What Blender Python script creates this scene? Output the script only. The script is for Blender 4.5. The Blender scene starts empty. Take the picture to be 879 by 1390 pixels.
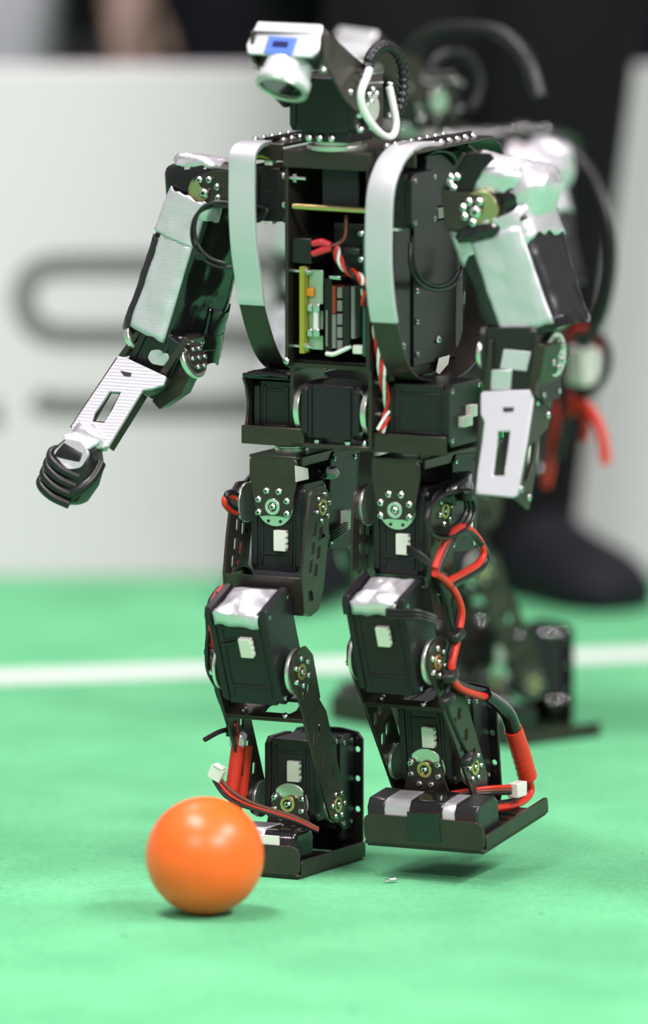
import bpy, bmesh, math, random
from mathutils import Vector as V, Matrix
from mathutils.geometry import tessellate_polygon
random.seed(7)
S = bpy.context.scene
COL = S.collection
rad = math.radians

# ------------------------------------------------------------------ camera
F = 15500.0                                  # focal length in pixels of the 879x1390 frame (a 400 mm lens)
PITCH = math.atan(2073 / F)
DH = 8.25
CH = DH * math.tan(PITCH + math.atan(465 / F))
CAM = V((0, -DH, CH))
FW = V((0, math.cos(PITCH), -math.sin(PITCH))); RT = V((1, 0, 0)); UP = RT.cross(FW)
U = (-CAM).dot(FW) / F                       # one photo pixel at the robot, in metres
cd = bpy.data.cameras.new('camera'); cam = bpy.data.objects.new('camera', cd); COL.objects.link(cam)
cam.location = CAM; cam.rotation_euler = (math.pi / 2 - PITCH, 0, 0)
cd.sensor_fit = 'VERTICAL'; cd.sensor_height = 36.0; cd.lens = F / 1390 * 36.0
cd.clip_end = 200
cd.dof.use_dof = True; cd.dof.focus_distance = 8.27; cd.dof.aperture_fstop = 2.8
S.camera = cam

# ------------------------------------------------------------------ world, lights, exposure
w = bpy.data.worlds.new('hall_light'); S.world = w; w.use_nodes = True
w.node_tree.nodes['Background'].inputs[0].default_value = (1.0, 0.95, 0.98, 1)
w.node_tree.nodes['Background'].inputs[1].default_value = 0.36
def area(name, loc, size, power, target=(0, 0, 0.3), col=(1, 0.92, 0.95)):
    l = bpy.data.lights.new(name, 'AREA'); l.shape = 'RECTANGLE'; l.size, l.size_y = size; l.energy = power; l.color = col
    o = bpy.data.objects.new(name, l); COL.objects.link(o); o.location = loc
    o.rotation_euler = (V(target) - V(loc)).to_track_quat('-Z', 'Y').to_euler()
    return o
area('fill_front', (-2.2, -5.6, 4.4), (2.6, 0.4), 165, (0, 0.6, 0.3))  # added fill from the camera side, brightens the board and front faces
area('fill_front_side', (3.2, -5.0, 4.4), (2.6, 0.4), 330, (0.2, 0.6, 0.3))  # second added fill, from the right, lifts the person's shadow on the board
area('ceiling_lamp_middle', (-1.3, -0.8, 4.8), (2.2, 0.35), 215)
area('ceiling_lamp_side', (3.8, -1.6, 4.6), (2.2, 0.35), 240)
area('ceiling_lamp_rear', (-0.6, 3.2, 5.0), (2.6, 0.4), 90)
S.view_settings.view_transform = 'Standard'; S.view_settings.look = 'None'
S.view_settings.exposure = -0.08; S.view_settings.gamma = 1.0; S.view_settings.use_curve_mapping = False

# ------------------------------------------------------------------ materials
MATS = {}
def mat(name, col, rough=0.5, metal=0.0, bump=0.0, bscale=200.0, var=0.0, vscale=30.0, wave=None, coat=0.0, trans=0.0, spec=0.5, sub=0.0):
    m = bpy.data.materials.new(name); m.use_nodes = True; nt = m.node_tree; b = nt.nodes['Principled BSDF']
    b.inputs['Base Color'].default_value = (*col, 1); b.inputs['Roughness'].default_value = rough; b.inputs['Metallic'].default_value = metal
    b.inputs['Coat Weight'].default_value = coat; b.inputs['Specular IOR Level'].default_value = spec
    if trans: b.inputs['Transmission Weight'].default_value = trans
    if sub:
        b.inputs['Subsurface Weight'].default_value = sub; b.inputs['Subsurface Radius'].default_value = (0.04, 0.014, 0.004); b.inputs['Subsurface Scale'].default_value = 1.0
    tc = nt.nodes.new('ShaderNodeTexCoord')
    if var:
        n = nt.nodes.new('ShaderNodeTexNoise'); n.inputs['Scale'].default_value = vscale; n.inputs['Detail'].default_value = 4
        nt.links.new(tc.outputs['Object'], n.inputs['Vector'])
        r = nt.nodes.new('ShaderNodeMapRange'); r.inputs[1].default_value = 0.3; r.inputs[2].default_value = 0.7; r.inputs[3].default_value = 1 - var; r.inputs[4].default_value = 1 + var
        nt.links.new(n.outputs[0], r.inputs[0])
        mx = nt.nodes.new('ShaderNodeMix'); mx.data_type = 'RGBA'; mx.blend_type = 'MULTIPLY'; mx.inputs[0].default_value = 1
        mx.inputs[6].default_value = (*col, 1); nt.links.new(r.outputs[0], mx.inputs[7]); nt.links.new(mx.outputs[2], b.inputs['Base Color'])
    if bump or wave:
        bp = nt.nodes.new('ShaderNodeBump'); bp.inputs['Strength'].default_value = bump or 0.14; bp.inputs['Distance'].default_value = 0.002
        if wave:
            t = nt.nodes.new('ShaderNodeTexWave'); t.bands_direction = 'Z'; t.inputs['Scale'].default_value = wave; t.inputs['Distortion'].default_value = 1.0
        else:
            t = nt.nodes.new('ShaderNodeTexNoise'); t.inputs['Scale'].default_value = bscale; t.inputs['Detail'].default_value = 5
        nt.links.new(tc.outputs['Object'], t.inputs['Vector'])
        nt.links.new(t.outputs[1] if (wave and t.outputs[1].name == 'Fac') else t.outputs[0], bp.inputs['Height']); nt.links.new(bp.outputs[0], b.inputs['Normal'])
    MATS[name] = m; return m
mat('anodized', (0.060, 0.050, 0.042), 0.30, 0.6, var=0.12, vscale=60)
mat('anodized_dark', (0.018, 0.017, 0.016), 0.30, 0.4)
mat('plastic', (0.010, 0.009, 0.010), 0.38)
mat('servo', (0.016, 0.0135, 0.017), 0.36, bump=0.05, bscale=900, spec=0.35)
mat('gloss_black', (0.008, 0.008, 0.009), 0.16, coat=0.3, bump=0.5, bscale=40)
mat('black_tape', (0.016, 0.016, 0.018), 0.30, bump=0.35, bscale=60)
mat('silver_tape', (0.60, 0.60, 0.63), 0.38, 0.4, wave=190)
mat('foil', (0.70, 0.69, 0.72), 0.34, 0.65, bump=0.7, bscale=70)
mat('tape_pale', (0.58, 0.56, 0.61), 0.42, 0.35, wave=140)
mat('horn', (0.72, 0.76, 0.68), 0.28, 0.9)
mat('horn_gold', (0.42, 0.42, 0.20), 0.32, 0.8)
mat('steel', (0.80, 0.80, 0.80), 0.22, 1.0)
mat('brass', (0.62, 0.50, 0.20), 0.3, 0.9)
mat('socket', (0.01, 0.01, 0.01), 0.6)
mat('white_plastic', (0.78, 0.77, 0.70), 0.45)
mat('white_cable', (0.78, 0.80, 0.76), 0.45)
mat('black_cable', (0.010, 0.010, 0.011), 0.36)
mat('red_cable', (0.62, 0.025, 0.012), 0.38)
mat('red_rubber', (0.66, 0.03, 0.012), 0.42)
mat('pink_connector', (0.66, 0.03, 0.05), 0.35)
mat('brown_cable', (0.16, 0.05, 0.03), 0.4)
mat('pcb_olive', (0.30, 0.32, 0.03), 0.4)
mat('pcb_green', (0.05, 0.36, 0.10), 0.35)
mat('pcb_pale', (0.42, 0.55, 0.42), 0.35, 0.3)
mat('pcb_teal', (0.03, 0.12, 0.09), 0.4)
mat('orange_part', (0.75, 0.26, 0.02), 0.4)
mat('red_label', (0.30, 0.04, 0.02), 0.4)
mat('grey_part', (0.22, 0.22, 0.21), 0.45)
mat('lens_glass', (0.006, 0.007, 0.008), 0.06, coat=1.0)
mat('cam_shell', (0.80, 0.80, 0.82), 0.28, 0.35)
mat('blue_label', (0.10, 0.20, 0.75), 0.3)
mat('navy_label', (0.01, 0.015, 0.09), 0.3)
mat('ball', (1.0, 0.148, 0.018), 0.34, sub=0.4, spec=0.5)
mat('trousers', (0.007, 0.0065, 0.0075), 0.9, spec=0.1)
mat('shoe', (0.008, 0.008, 0.012), 0.7, spec=0.2)
mat('skin', (0.30, 0.20, 0.16), 0.55)
mat('hair', (0.02, 0.014, 0.01), 0.6)
mat('grey_cloth', (0.42, 0.42, 0.46), 0.9)
mat('navy_cloth', (0.006, 0.0065, 0.009), 0.9, spec=0.1)
mat('board_white', (0.58, 0.55, 0.568), 0.55)
mat('print_grey', (0.15, 0.145, 0.147), 0.6)
mat('hall_dark', (0.005, 0.005, 0.005), 0.9, spec=0.1)
mat('line_white', (0.68, 0.72, 0.68), 0.9, bump=0.4, bscale=300)
mat('bench', (0.03, 0.03, 0.03), 0.6)
# carpet: green felt with fine fibre relief, dirt specks
def carpet():
    m = bpy.data.materials.new('carpet'); m.use_nodes = True; nt = m.node_tree; b = nt.nodes['Principled BSDF']; L = nt.links
    b.inputs['Roughness'].default_value = 0.95; b.inputs['Specular IOR Level'].default_value = 0.15
    tc = nt.nodes.new('ShaderNodeTexCoord')
    n1 = nt.nodes.new('ShaderNodeTexNoise'); n1.inputs['Scale'].default_value = 9; n1.inputs['Detail'].default_value = 6
    n2 = nt.nodes.new('ShaderNodeTexNoise'); n2.inputs['Scale'].default_value = 260; n2.inputs['Detail'].default_value = 3
    n3 = nt.nodes.new('ShaderNodeTexNoise'); n3.inputs['Scale'].default_value = 75; n3.inputs['Detail'].default_value = 2
    for n in (n1, n2, n3): L.new(tc.outputs['Object'], n.inputs['Vector'])
    r = nt.nodes.new('ShaderNodeValToRGB'); r.color_ramp.elements[0].position = 0.35; r.color_ramp.elements[1].position = 0.68
    r.color_ramp.elements[0].color = (0.115, 0.425, 0.200, 1); r.color_ramp.elements[1].color = (0.150, 0.510, 0.250, 1)
    L.new(n1.outputs[0], r.inputs[0])
    r2 = nt.nodes.new('ShaderNodeMapRange'); r2.inputs[1].default_value = 0.3; r2.inputs[2].default_value = 0.7; r2.inputs[3].default_value = 0.88; r2.inputs[4].default_value = 1.1
    L.new(n2.outputs[0], r2.inputs[0])
    mx = nt.nodes.new('ShaderNodeMix'); mx.data_type = 'RGBA'; mx.blend_type = 'MULTIPLY'; mx.inputs[0].default_value = 1
    L.new(r.outputs[0], mx.inputs[6]); L.new(r2.outputs[0], mx.inputs[7])
    sp = nt.nodes.new('ShaderNodeMapRange'); sp.inputs[1].default_value = 0.735; sp.inputs[2].default_value = 0.76
    L.new(n3.outputs[0], sp.inputs[0])
    m2 = nt.nodes.new('ShaderNodeMix'); m2.data_type = 'RGBA'; m2.inputs[7].default_value = (0.02, 0.10, 0.05, 1)
    L.new(sp.outputs[0], m2.inputs[0]); L.new(mx.outputs[2], m2.inputs[6]); L.new(m2.outputs[2], b.inputs['Base Color'])
    bp = nt.nodes.new('ShaderNodeBump'); bp.inputs['Strength'].default_value = 0.5; bp.inputs['Distance'].default_value = 0.002
    L.new(n2.outputs[0], bp.inputs['Height']); L.new(bp.outputs[0], b.inputs['Normal'])
    MATS['carpet'] = m
carpet()

# ------------------------------------------------------------------ pixel -> place
class Frame:
    """a yawed local frame standing on the floor, in units of U metres"""
    def __init__(s, org, psi):
        s.psi = psi; s.O = V(org)
        s.ax = (V((math.cos(psi), -math.sin(psi), 0)), V((math.sin(psi), math.cos(psi), 0)), V((0, 0, 1)))
    def loc(s, wv):
        d = wv - s.O; return V([d.dot(a) / U for a in s.ax])
    def world(s, p): return s.O + (s.ax[0] * p[0] + s.ax[1] * p[1] + s.ax[2] * p[2]) * U
    def P(s, px, py, X=None, Y=None, Z=None):
        r = FW * F + RT * (px - 439.5) + UP * (695 - py)
        k, val = (0, X) if X is not None else (1, Y) if Y is not None else (2, Z)
        c = s.loc(CAM); rl = [r.dot(a) for a in s.ax]
        t = (val - c[k]) / rl[k]
        return c + V(rl) * t
PSI = rad(27)
_ax = (V((math.cos(PSI), -math.sin(PSI), 0)), V((math.sin(PSI), math.cos(PSI), 0)))
R1 = Frame((_ax[0] * 100 + _ax[1] * -110) * U, PSI)
def ground(px, py):
    r = FW * F + RT * (px - 439.5) + UP * (695 - py); t = -CAM.z / r.z; return CAM + r * t
def onplane_y(px, py, y):
    r = FW * F + RT * (px - 439.5) + UP * (695 - py); t = (y - CAM.y) / r.y; return CAM + r * t
P = R1.P

# ------------------------------------------------------------------ mesh builder
def crom(pts, n=6, closed=False):
    pts = [V(p) for p in pts]; out = []; N = len(pts)
    if N < 3: return pts
    rng = range(N) if closed else range(N - 1)
    for i in rng:
        if closed: p0, p1, p2, p3 = pts[(i - 1) % N], pts[i], pts[(i + 1) % N], pts[(i + 2) % N]
        else: p0, p1, p2, p3 = pts[max(i - 1, 0)], pts[i], pts[i + 1], pts[min(i + 2, N - 1)]
        for k in range(n):
            t = k / n
            out.append(0.5 * ((2 * p1) + (p2 - p0) * t + (2 * p0 - 5 * p1 + 4 * p2 - p3) * t * t + (3 * p1 - p0 - 3 * p2 + p3) * t ** 3))
    if not closed: out.append(pts[-1])
    return out
def basis(n, up=None):
    n = V(n).normalized()
    a = V(up) if up is not None else (V((0, 0, 1)) if abs(n.z) < 0.9 else V((0, 1, 0)))
    x = a.cross(n).normalized(); y = n.cross(x); return x, y, n
class MB:
    def __init__(s, M=None): s.bm = bmesh.new(); s.M = M; s.mi = 0
    def v(s, p):
        p = V(p); return s.bm.verts.new(s.M @ p if s.M else p)
    def f(s, vs):
        try:
            f = s.bm.faces.new(vs); f.material_index = s.mi; return f
        except ValueError: return None
    def box(s, c, d, M=None):
        c = V(c); h = V(d) / 2; vs = []
        for z in (-1, 1):
            for x, y in ((-1, -1), (1, -1), (1, 1), (-1, 1)):
                p = V((x * h.x, y * h.y, z * h.z)); p = (M @ p if M else p) + c; vs.append(s.v(p))
        for q in ((3, 2, 1, 0), (4, 5, 6, 7), (0, 1, 5, 4), (1, 2, 6, 5), (2, 3, 7, 6), (3, 0, 4, 7)): s.f([vs[i] for i in q])
        return s
    def bx(s, x0, x1, y0, y1, z0, z1): return s.box(((x0 + x1) / 2, (y0 + y1) / 2, (z0 + z1) / 2), (abs(x1 - x0), abs(y1 - y0), abs(z1 - z0)))
    def cyl(s, p0, p1, r, r1=None, n=24, cap=True):
        p0, p1 = V(p0), V(p1); r1 = r if r1 is None else r1; x, y, z = basis(p1 - p0)
        a = [s.v(p0 + (x * math.cos(2 * math.pi * i / n) + y * math.sin(2 * math.pi * i / n)) * r) for i in range(n)]
        b = [s.v(p1 + (x * math.cos(2 * math.pi * i / n) + y * math.sin(2 * math.pi * i / n)) * r1) for i in range(n)]
        for i in range(n): s.f([a[i], a[(i + 1) % n], b[(i + 1) % n], b[i]])
        if cap: s.f(a[::-1]); s.f(b)
        return s
    def ring(s, c, n, ro, ri, h, seg=28):
        x, y, z = basis(n); c = V(c); L = []
        for rr, hh in ((ro, 0), (ro, h), (ri, h), (ri, 0)):
            L.append([s.v(c + (x * math.cos(2 * math.pi * i / seg) + y * math.sin(2 * math.pi * i / seg)) * rr + z * hh) for i in range(seg)])
        for k in range(4):
            a, b = L[k], L[(k + 1) % 4]
            for i in range(seg): s.f([a[i], a[(i + 1) % seg], b[(i + 1) % seg], b[i]])
        return s
    def tube(s, path, r, n=8, sm=6, closed=False, rf=None):
        pts = crom(path, sm, closed) if sm else [V(p) for p in path]; rings = []; N = len(pts); px = None
        for i, p in enumerate(pts):
            t = (pts[(i + 1) % N] - pts[i - 1]) if closed else (pts[min(i + 1, N - 1)] - pts[max(i - 1, 0)])
            if t.length < 1e-9: t = V((0, 0, 1))
            t.normalize()
            if px is None: x, y, _ = basis(t)
            else:
                x = (px - t * px.dot(t))
                x = x.normalized() if x.length > 1e-6 else basis(t)[0]
                y = t.cross(x)
            px = x; rr = r * (rf(i / max(N - 1, 1)) if rf else 1)
            rings.append([s.v(p + (x * math.cos(2 * math.pi * k / n) + y * math.sin(2 * math.pi * k / n)) * rr) for k in range(n)])
        for i in range(N if closed else N - 1):
            a, b = rings[i], rings[(i + 1) % N]
            for k in range(n): s.f([a[k], a[(k + 1) % n], b[(k + 1) % n], b[k]])
        if not closed: s.f(rings[0][::-1]); s.f(rings[-1])
        return s
    def prism(s, poly, vec, holes=()):
        """polygon (with holes) extruded along vec"""
        loops = [[V(p) for p in poly]] + [[V(p) for p in h] for h in holes]; vec = V(vec)
        flat = [p for l in loops for p in l]; tri = tessellate_polygon(loops)
        a = [s.v(p) for p in flat]; b = [s.v(p + vec) for p in flat]
        for t in tri:
            s.f([a[i] for i in t]); s.f([b[i] for i in reversed(t)])
        k = 0
        for l in loops:
            n = len(l)
            for i in range(n): s.f([a[k + i], a[k + (i + 1) % n], b[k + (i + 1) % n], b[k + i]])
            k += n
        return s
    def loft(s, rings, cap=True):
        vs = [[s.v(p) for p in r] for r in rings]; n = len(vs[0])
        for a, b in zip(vs, vs[1:]):
            for i in range(n): s.f([a[i], a[(i + 1) % n], b[(i + 1) % n], b[i]])
        if cap: s.f(vs[0][::-1]); s.f(vs[-1])
        return s
    def sphere(s, c, r, seg=16, rng=10, sc=(1, 1, 1)):
        c = V(c); rows = []
        for j in range(1, rng):
            a = math.pi * j / rng
            rows.append([s.v(c + V((math.cos(2 * math.pi * i / seg) * math.sin(a) * sc[0], math.sin(2 * math.pi * i / seg) * math.sin(a) * sc[1], math.cos(a) * sc[2])) * r) for i in range(seg)])
        t = s.v(c + V((0, 0, r * sc[2]))); b = s.v(c - V((0, 0, r * sc[2])))
        for i in range(seg):
            s.f([t, rows[0][i], rows[0][(i + 1) % seg]]); s.f([b, rows[-1][(i + 1) % seg], rows[-1][i]])
        for x, y in zip(rows, rows[1:]):
            for i in range(seg): s.f([x[i], y[i], y[(i + 1) % seg], x[(i + 1) % seg]])
        return s
    def screw(s, p, n, r=4.5, h=4.0):
        """dome head screw with a dark hex socket"""
        p = V(p); n = V(n).normalized(); m = s.mi; s.mi = 0
        s.cyl(p - n * 1, p + n * h * 0.6, r, r, 12); s.cyl(p + n * h * 0.6, p + n * h, r, r * 0.62, 12)
        s.mi = 1; s.cyl(p + n * (h - 0.5), p + n * (h + 0.25), r * 0.42, r * 0.42, 6); s.mi = m
        return s
    def build(s, name, mats, parent=None, bevel=0.0, seg=2, smooth=40, sub=0, kind=None, label=None, metres=False, weld=False):
        bm = s.bm
        if weld: bmesh.ops.remove_doubles(bm, verts=bm.verts, dist=1e-4)
        bmesh.ops.recalc_face_normals(bm, faces=bm.faces)
        k = 1.0 if metres else U
        for v in bm.verts: v.co *= k
        if len(bm.verts):
            lo = V([min(v.co[i] for v in bm.verts) for i in range(3)]); hi = V([max(v.co[i] for v in bm.verts) for i in range(3)])
        else: lo = hi = V()
        c = (lo + hi) / 2
        for v in bm.verts: v.co -= c
        me = bpy.data.meshes.new(name); bm.to_mesh(me); bm.free()
        for m in (mats if isinstance(mats, (list, tuple)) else [mats]): me.materials.append(MATS[m])
        if smooth:
            me.shade_smooth(); me.set_sharp_from_angle(angle=rad(smooth))
        o = bpy.data.objects.new(name, me); COL.objects.link(o)
        o['c'] = list(c)
        if parent is not None:
            o.parent = parent
            pc = V(parent['c']) if 'c' in parent else V()
            o.location = c - pc
        else: o.location = c
        if bevel:
            b = o.modifiers.new('bevel', 'BEVEL'); b.width = bevel * U; b.segments = seg; b.limit_method = 'ANGLE'; b.angle_limit = rad(40)
        if sub:
            d = o.modifiers.new('subsurf', 'SUBSURF'); d.levels = d.render_levels = sub
        if kind: o['kind'] = kind
        if label: o['label'] = label
        return o
def tag(o, label, cat, group=None, kind=None):
    o['label'] = label; o['category'] = cat
    if group: o['group'] = group
    if kind: o['kind'] = kind
    return o
def empty(name, loc, rz):
    o = bpy.data.objects.new(name, None); COL.objects.link(o); o.location = loc; o.rotation_euler = (0, 0, rz); o.empty_display_size = 0.05; return o
def children(o): return [c for c in COL.objects if c.parent == o]
def arc(c, r, a0, a1, n, fx, fy):
    return [V(c) + fx * (r * math.cos(rad(a0 + (a1 - a0) * i / n))) + fy * (r * math.sin(rad(a0 + (a1 - a0) * i / n))) for i in range(n + 1)]
def rounded(pts, r=6, n=4):
    """round the corners of a polygon"""
    pts = [V(p) for p in pts]; out = []; N = len(pts)
    for i in range(N):
        a, b, c = pts[i - 1], pts[i], pts[(i + 1) % N]
        d0 = (a - b); d1 = (c - b); k = min(r, d0.length * 0.45, d1.length * 0.45)
        p0 = b + d0.normalized() * k; p1 = b + d1.normalized() * k
        for j in range(n + 1):
            t = j / n; out.append(p0 * (1 - t) ** 2 + b * 2 * t * (1 - t) + p1 * t * t)
    return out
def Rx(a): return Matrix.Rotation(rad(a), 4, 'X')
def Ry(a): return Matrix.Rotation(rad(a), 4, 'Y')
def Rz(a): return Matrix.Rotation(rad(a), 4, 'Z')
def T(v): return Matrix.Translation(V(v))

# ------------------------------------------------------------------ the setting
def struct(o): o['kind'] = 'structure'; return o
fl = MB(); fl.bx(-7, 7, -9.5, 7, -0.05, 0); floor = struct(fl.build('floor', 'carpet', metres=True))
a, b = ground(0, 921), ground(879, 889)
d = (b - a).normalized(); nrm = V((-d.y, d.x, 0))
A0, B0 = a - d * 4, b + d * 4
m = MB(); m.prism([A0 - nrm * .032 + V((0, 0, .0005)), B0 - nrm * .032 + V((0, 0, .0005)), B0 + nrm * .032 + V((0, 0, .0005)), A0 + nrm * .032 + V((0, 0, .0005))], (0, 0, 0.001))
m.build('field_line', 'line_white', floor, metres=True)
WY = 1.465
m = MB(); m.bx(-4, 4, WY, WY + 0.03, 0, 0.440); wall = struct(m.build('wall_back', 'board_white', metres=True, bevel=4))
def wp(px, py): return onplane_y(px, py, WY - 0.001)
def stroke(pts, hw, name):
    """a flat printed letter stroke on the board"""
    c = crom([wp(*p) for p in pts], 6); L = []; Rr = []
    for i, p in enumerate(c):
        t = (c[min(i + 1, len(c) - 1)] - c[max(i - 1, 0)]).normalized(); n = V((-t.z, 0, t.x))
        L.append(p + n * hw); Rr.append(p - n * hw)
    m = MB()
    for i in range(len(c) - 1): m.f([m.v(q) for q in (L[i], L[i + 1], Rr[i + 1], Rr[i])])
    m.build(name, 'print_grey', wall, metres=True, weld=True, smooth=0)
stroke([(395, 358), (250, 360), (110, 360), (55, 366), (34, 392), (36, 425), (62, 451), (120, 456), (250, 456), (345, 460), (372, 480), (374, 520), (350, 546), (290, 552), (150, 552), (70, 550), (48, 540)], 0.0105, 'printed_letter')
stroke([(-60, 565), (-30, 565), (0, 562)], 0.012, 'printed_letter')
m = MB(); m.bx(-7, 7, 6.0, 6.1, 0, 3.2); struct(m.build('wall_hall', 'hall_dark', metres=True))

# ------------------------------------------------------------------ ball
gb = ground(278, 1241)
rb = 80.3 * (gb - CAM).dot(FW) / F
m = MB()
seg, rng = 64, 40; rows = []
for j in range(1, rng):
    t = math.pi * j / rng; k = 1 - 0.0035 * math.exp(-((t - math.pi / 2) / 0.02) ** 2)
    rows.append([m.v(V((math.cos(2 * math.pi * i / seg) * math.sin(t), math.sin(2 * math.pi * i / seg) * math.sin(t), math.cos(t))) * rb * k) for i in range(seg)])
tp = m.v((0, 0, rb)); bt = m.v((0, 0, -rb))
for i in range(seg):
    m.f([tp, rows[0][i], rows[0][(i + 1) % seg]]); m.f([bt, rows[-1][(i + 1) % seg], rows[-1][i]])
for x, y in zip(rows, rows[1:]):
    for i in range(seg): m.f([x[i], y[i], y[(i + 1) % seg], x[(i + 1) % seg]])
ball = m.build('ball', 'ball', metres=True, smooth=80)
ball.location = gb + V((0, 0, rb)); ball.rotation_euler = (0.5, 0.9, 0.3)
tag(ball, 'shiny orange ball lying on the green carpet at the toe of a robot', 'ball')
# a lost bolt on the carpet
g = ground(528, 1199)
m = MB(T(g) @ Rz(30))
m.cyl((0, 0, .0022), (.0042, 0, .0022), .0022, n=10); m.cyl((.0042, 0, .0022), (.0056, 0, .0022), .0022, .0014, n=10); m.cyl((-.004, 0, .0018), (0, 0, .0022), .0011, n=8)
tag(m.build('bolt', 'steel', metres=True), 'tiny silver bolt dropped on the green carpet', 'bolt')

# ------------------------------------------------------------------ front robot: helpers
robot = empty('humanoid_robot', R1.O, -PSI)
tag(robot, 'black metal humanoid robot walking on the carpet behind the orange ball', 'robot', 'football robots')
def fb(name, x0, y0, x1, y1, Y, depth, mt, parent, bevel=0.8, **k):
    """front-facing block: pixel rectangle on the plane Y, reaching back by depth"""
    a = P(x0, y0, Y=Y); b = P(x1, y1, Y=Y)
    m = MB(); m.bx(a.x, b.x, Y, Y + depth, min(a.z, b.z), max(a.z, b.z)); return m.build(name, mt, parent, bevel=bevel, **k)
def fpl(name, pts, Y, th, mt, parent, holes=(), bevel=0.6, rnd=0, **k):
    poly = [P(x, y, Y=Y) for x, y in pts]
    if rnd: poly = rounded(poly, rnd)
    m = MB(); m.prism(poly, (0, th, 0), [[P(x, y, Y=Y) for x, y in h] for h in holes]); return m.build(name, mt, parent, bevel=bevel, **k)
def spl(name, pts, X, th, mt, parent, holes=(), bevel=0.6, rnd=0, **k):
    poly = [P(x, y, X=X) for x, y in pts]
    if rnd: poly = rounded(poly, rnd)
    m = MB(); m.prism(poly, (-th, 0, 0), [[P(x, y, X=X) for x, y in h] for h in holes]); return m.build(name, mt, parent, bevel=bevel, **k)
def screws(parent, items, r=4.5, h=4, name='screws'):
    m = MB()
    for p, n in items: m.screw(p, n, r, h)
    return m.build(name, ['steel', 'socket'], parent, kind='stuff', smooth=30)
def horn(parent, c, n, r=29, ring=21, count=6, a0=0, span=360, disc_mat='horn', up=None, boss=True, below=8, sr=4.3, ctr='brass'):
    """round servo horn behind a bracket plate, its boss and its ring of screws; c lies on the plate's outer face"""
    x, y, z = basis(n, up); c = V(c)
    m = MB(); m.cyl(c - z * below, c - z * (below - 5), r, n=36); 
    hd = m.build('horn_disc', disc_mat, parent, bevel=0.8)
    if boss:
        m = MB(); m.ring(c - z * 1, z, 11, 6.5, 3); m.build('horn_boss', ctr, parent, bevel=0.4)
    its = [(c, z)]
    for i in range(count):
        t = rad(a0 + span * i / count); its.append((c + (x * math.cos(t) + y * math.sin(t)) * ring, z))
    screws(parent, its, sr)
    return hd
def cable(parent, pts, r, mt, name='cable', n=8, sm=6, rf=None, label=None):
    m = MB(); m.tube(pts, r, n, sm, rf=rf); return m.build(name, mt, parent, smooth=60, label=label)
def octa(a, b, c):                           # chamfered rectangle in (y, z)
    return [(-a + c, -b), (a - c, -b), (a, -b + c), (a, b - c), (a - c, b), (-a + c, b), (-a, b - c), (-a, -b + c)]
def servo(parent, M, w, d, h, name='servo', mt='servo', conn=None, cap=9, tall=True):
    """boxy servo: body, ribbed front, two end caps with corner screws, white plug"""
    m = MB(M); m.bx(-w / 2 + cap, w / 2 - cap, -d / 2, d / 2, -h / 2, h / 2)
    if tall:
        for z in (-0.30, 0.34): m.bx(-w / 2 + cap + 4, w / 2 - cap - 4, -d / 2 - 1.6, -d / 2 + 1, z * h - 2, z * h + 2)
        for x in (-1, 1): m.bx(x * (w / 2 - cap - 7) - 2.5, x * (w / 2 - cap - 7) + 2.5, -d / 2 - 1.6, -d / 2 + 1, -0.42 * h, 0.42 * h)
    body = m.build(name, mt, parent, bevel=1.6)
    for s in (-1, 1):
        m = MB(M); m.prism([(s * (w / 2 - cap), y, z) for y, z in octa(d / 2 + 1.5, h / 2 + 1.5, 9)], (s * cap, 0, 0)); m.build('end_cap', mt, body, bevel=1.2)
        m = MB(M)
        for y, z in ((-1, -1), (1, -1), (1, 1), (-1, 1)): m.screw((s * w / 2, y * (d / 2 - 8), z * (h / 2 - 8)), (s, 0, 0), 3.6, 2.5)
        m.build('screws', ['steel', 'socket'], body, kind='stuff', smooth=30)
    if conn:
        for cx, cz, cw, ch in conn: plug(body, M, cx, -d / 2, cz, cw, ch)
    return body
def plug(parent, M, cx, y, cz, cw, ch, name='plug'):
    m = MB(M); m.bx(cx - cw / 2, cx + cw / 2, y - 8, y + 2, cz - ch / 2, cz + ch / 2)
    for k in (-1, 0, 1): m.bx(cx + cw / 2 - 1, cx + cw / 2 + 2.2, y - 7, y - 2, cz + k * ch * .28 - 2.4, cz + k * ch * .28 + 2.4)
    return m.build(name, 'white_plastic', parent, bevel=0.8)

# ------------------------------------------------------------------ legs
# link outlines in (along y, z) around the joint, taken once from the standing leg
CX0 = -90
H0, K0, A0_ = V((0, -33, 497)), V((0, -98, 283)), V((0, 11, 83))
def link_local(p, org, to):
    """coordinates of p in a frame at org whose z axis points from `to` to org"""
    z = (org - to).normalized(); y = V((0, z.z, -z.y)); d = p - org; d.x = 0
    return (d.dot(y), d.dot(z))
def lk(pts, X, org, to): return [link_local(P(x, y, X=X), org, to) for x, y in pts]
def slot(cx, cy, hw=2.4, hh=8.0, sh=1.5): return [(cx - hw, cy - hh + sh), (cx + hw, cy - hh - sh), (cx + hw - 1, cy + hh - sh), (cx - hw - 1, cy + hh + sh)]
XO = -30
THIGH = lk([(421, 674), (428, 661), (440, 659), (447, 670), (446, 725), (439, 800), (432, 828), (421, 837), (413, 832), (410, 785), (414, 735)], XO, H0, K0)
THIGH_H = [lk(slot(*c), XO, H0, K0) for c in ((428, 719), (435.5, 724), (425.2, 745), (432.6, 750), (422, 769), (429, 774))] + [lk([(418, 797), (424, 803), (425.5, 815), (419, 818)], XO, H0, K0)]
UP_SH = lk([(397, 894), (404, 881), (414, 877), (423, 888), (433, 947), (413, 980), (395, 915)], XO, K0, A0_)
UP_SH_H = [lk(slot(411, 945, 2, 6), XO, K0, A0_), lk(slot(418, 934, 2, 6), XO, K0, A0_)]
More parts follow.
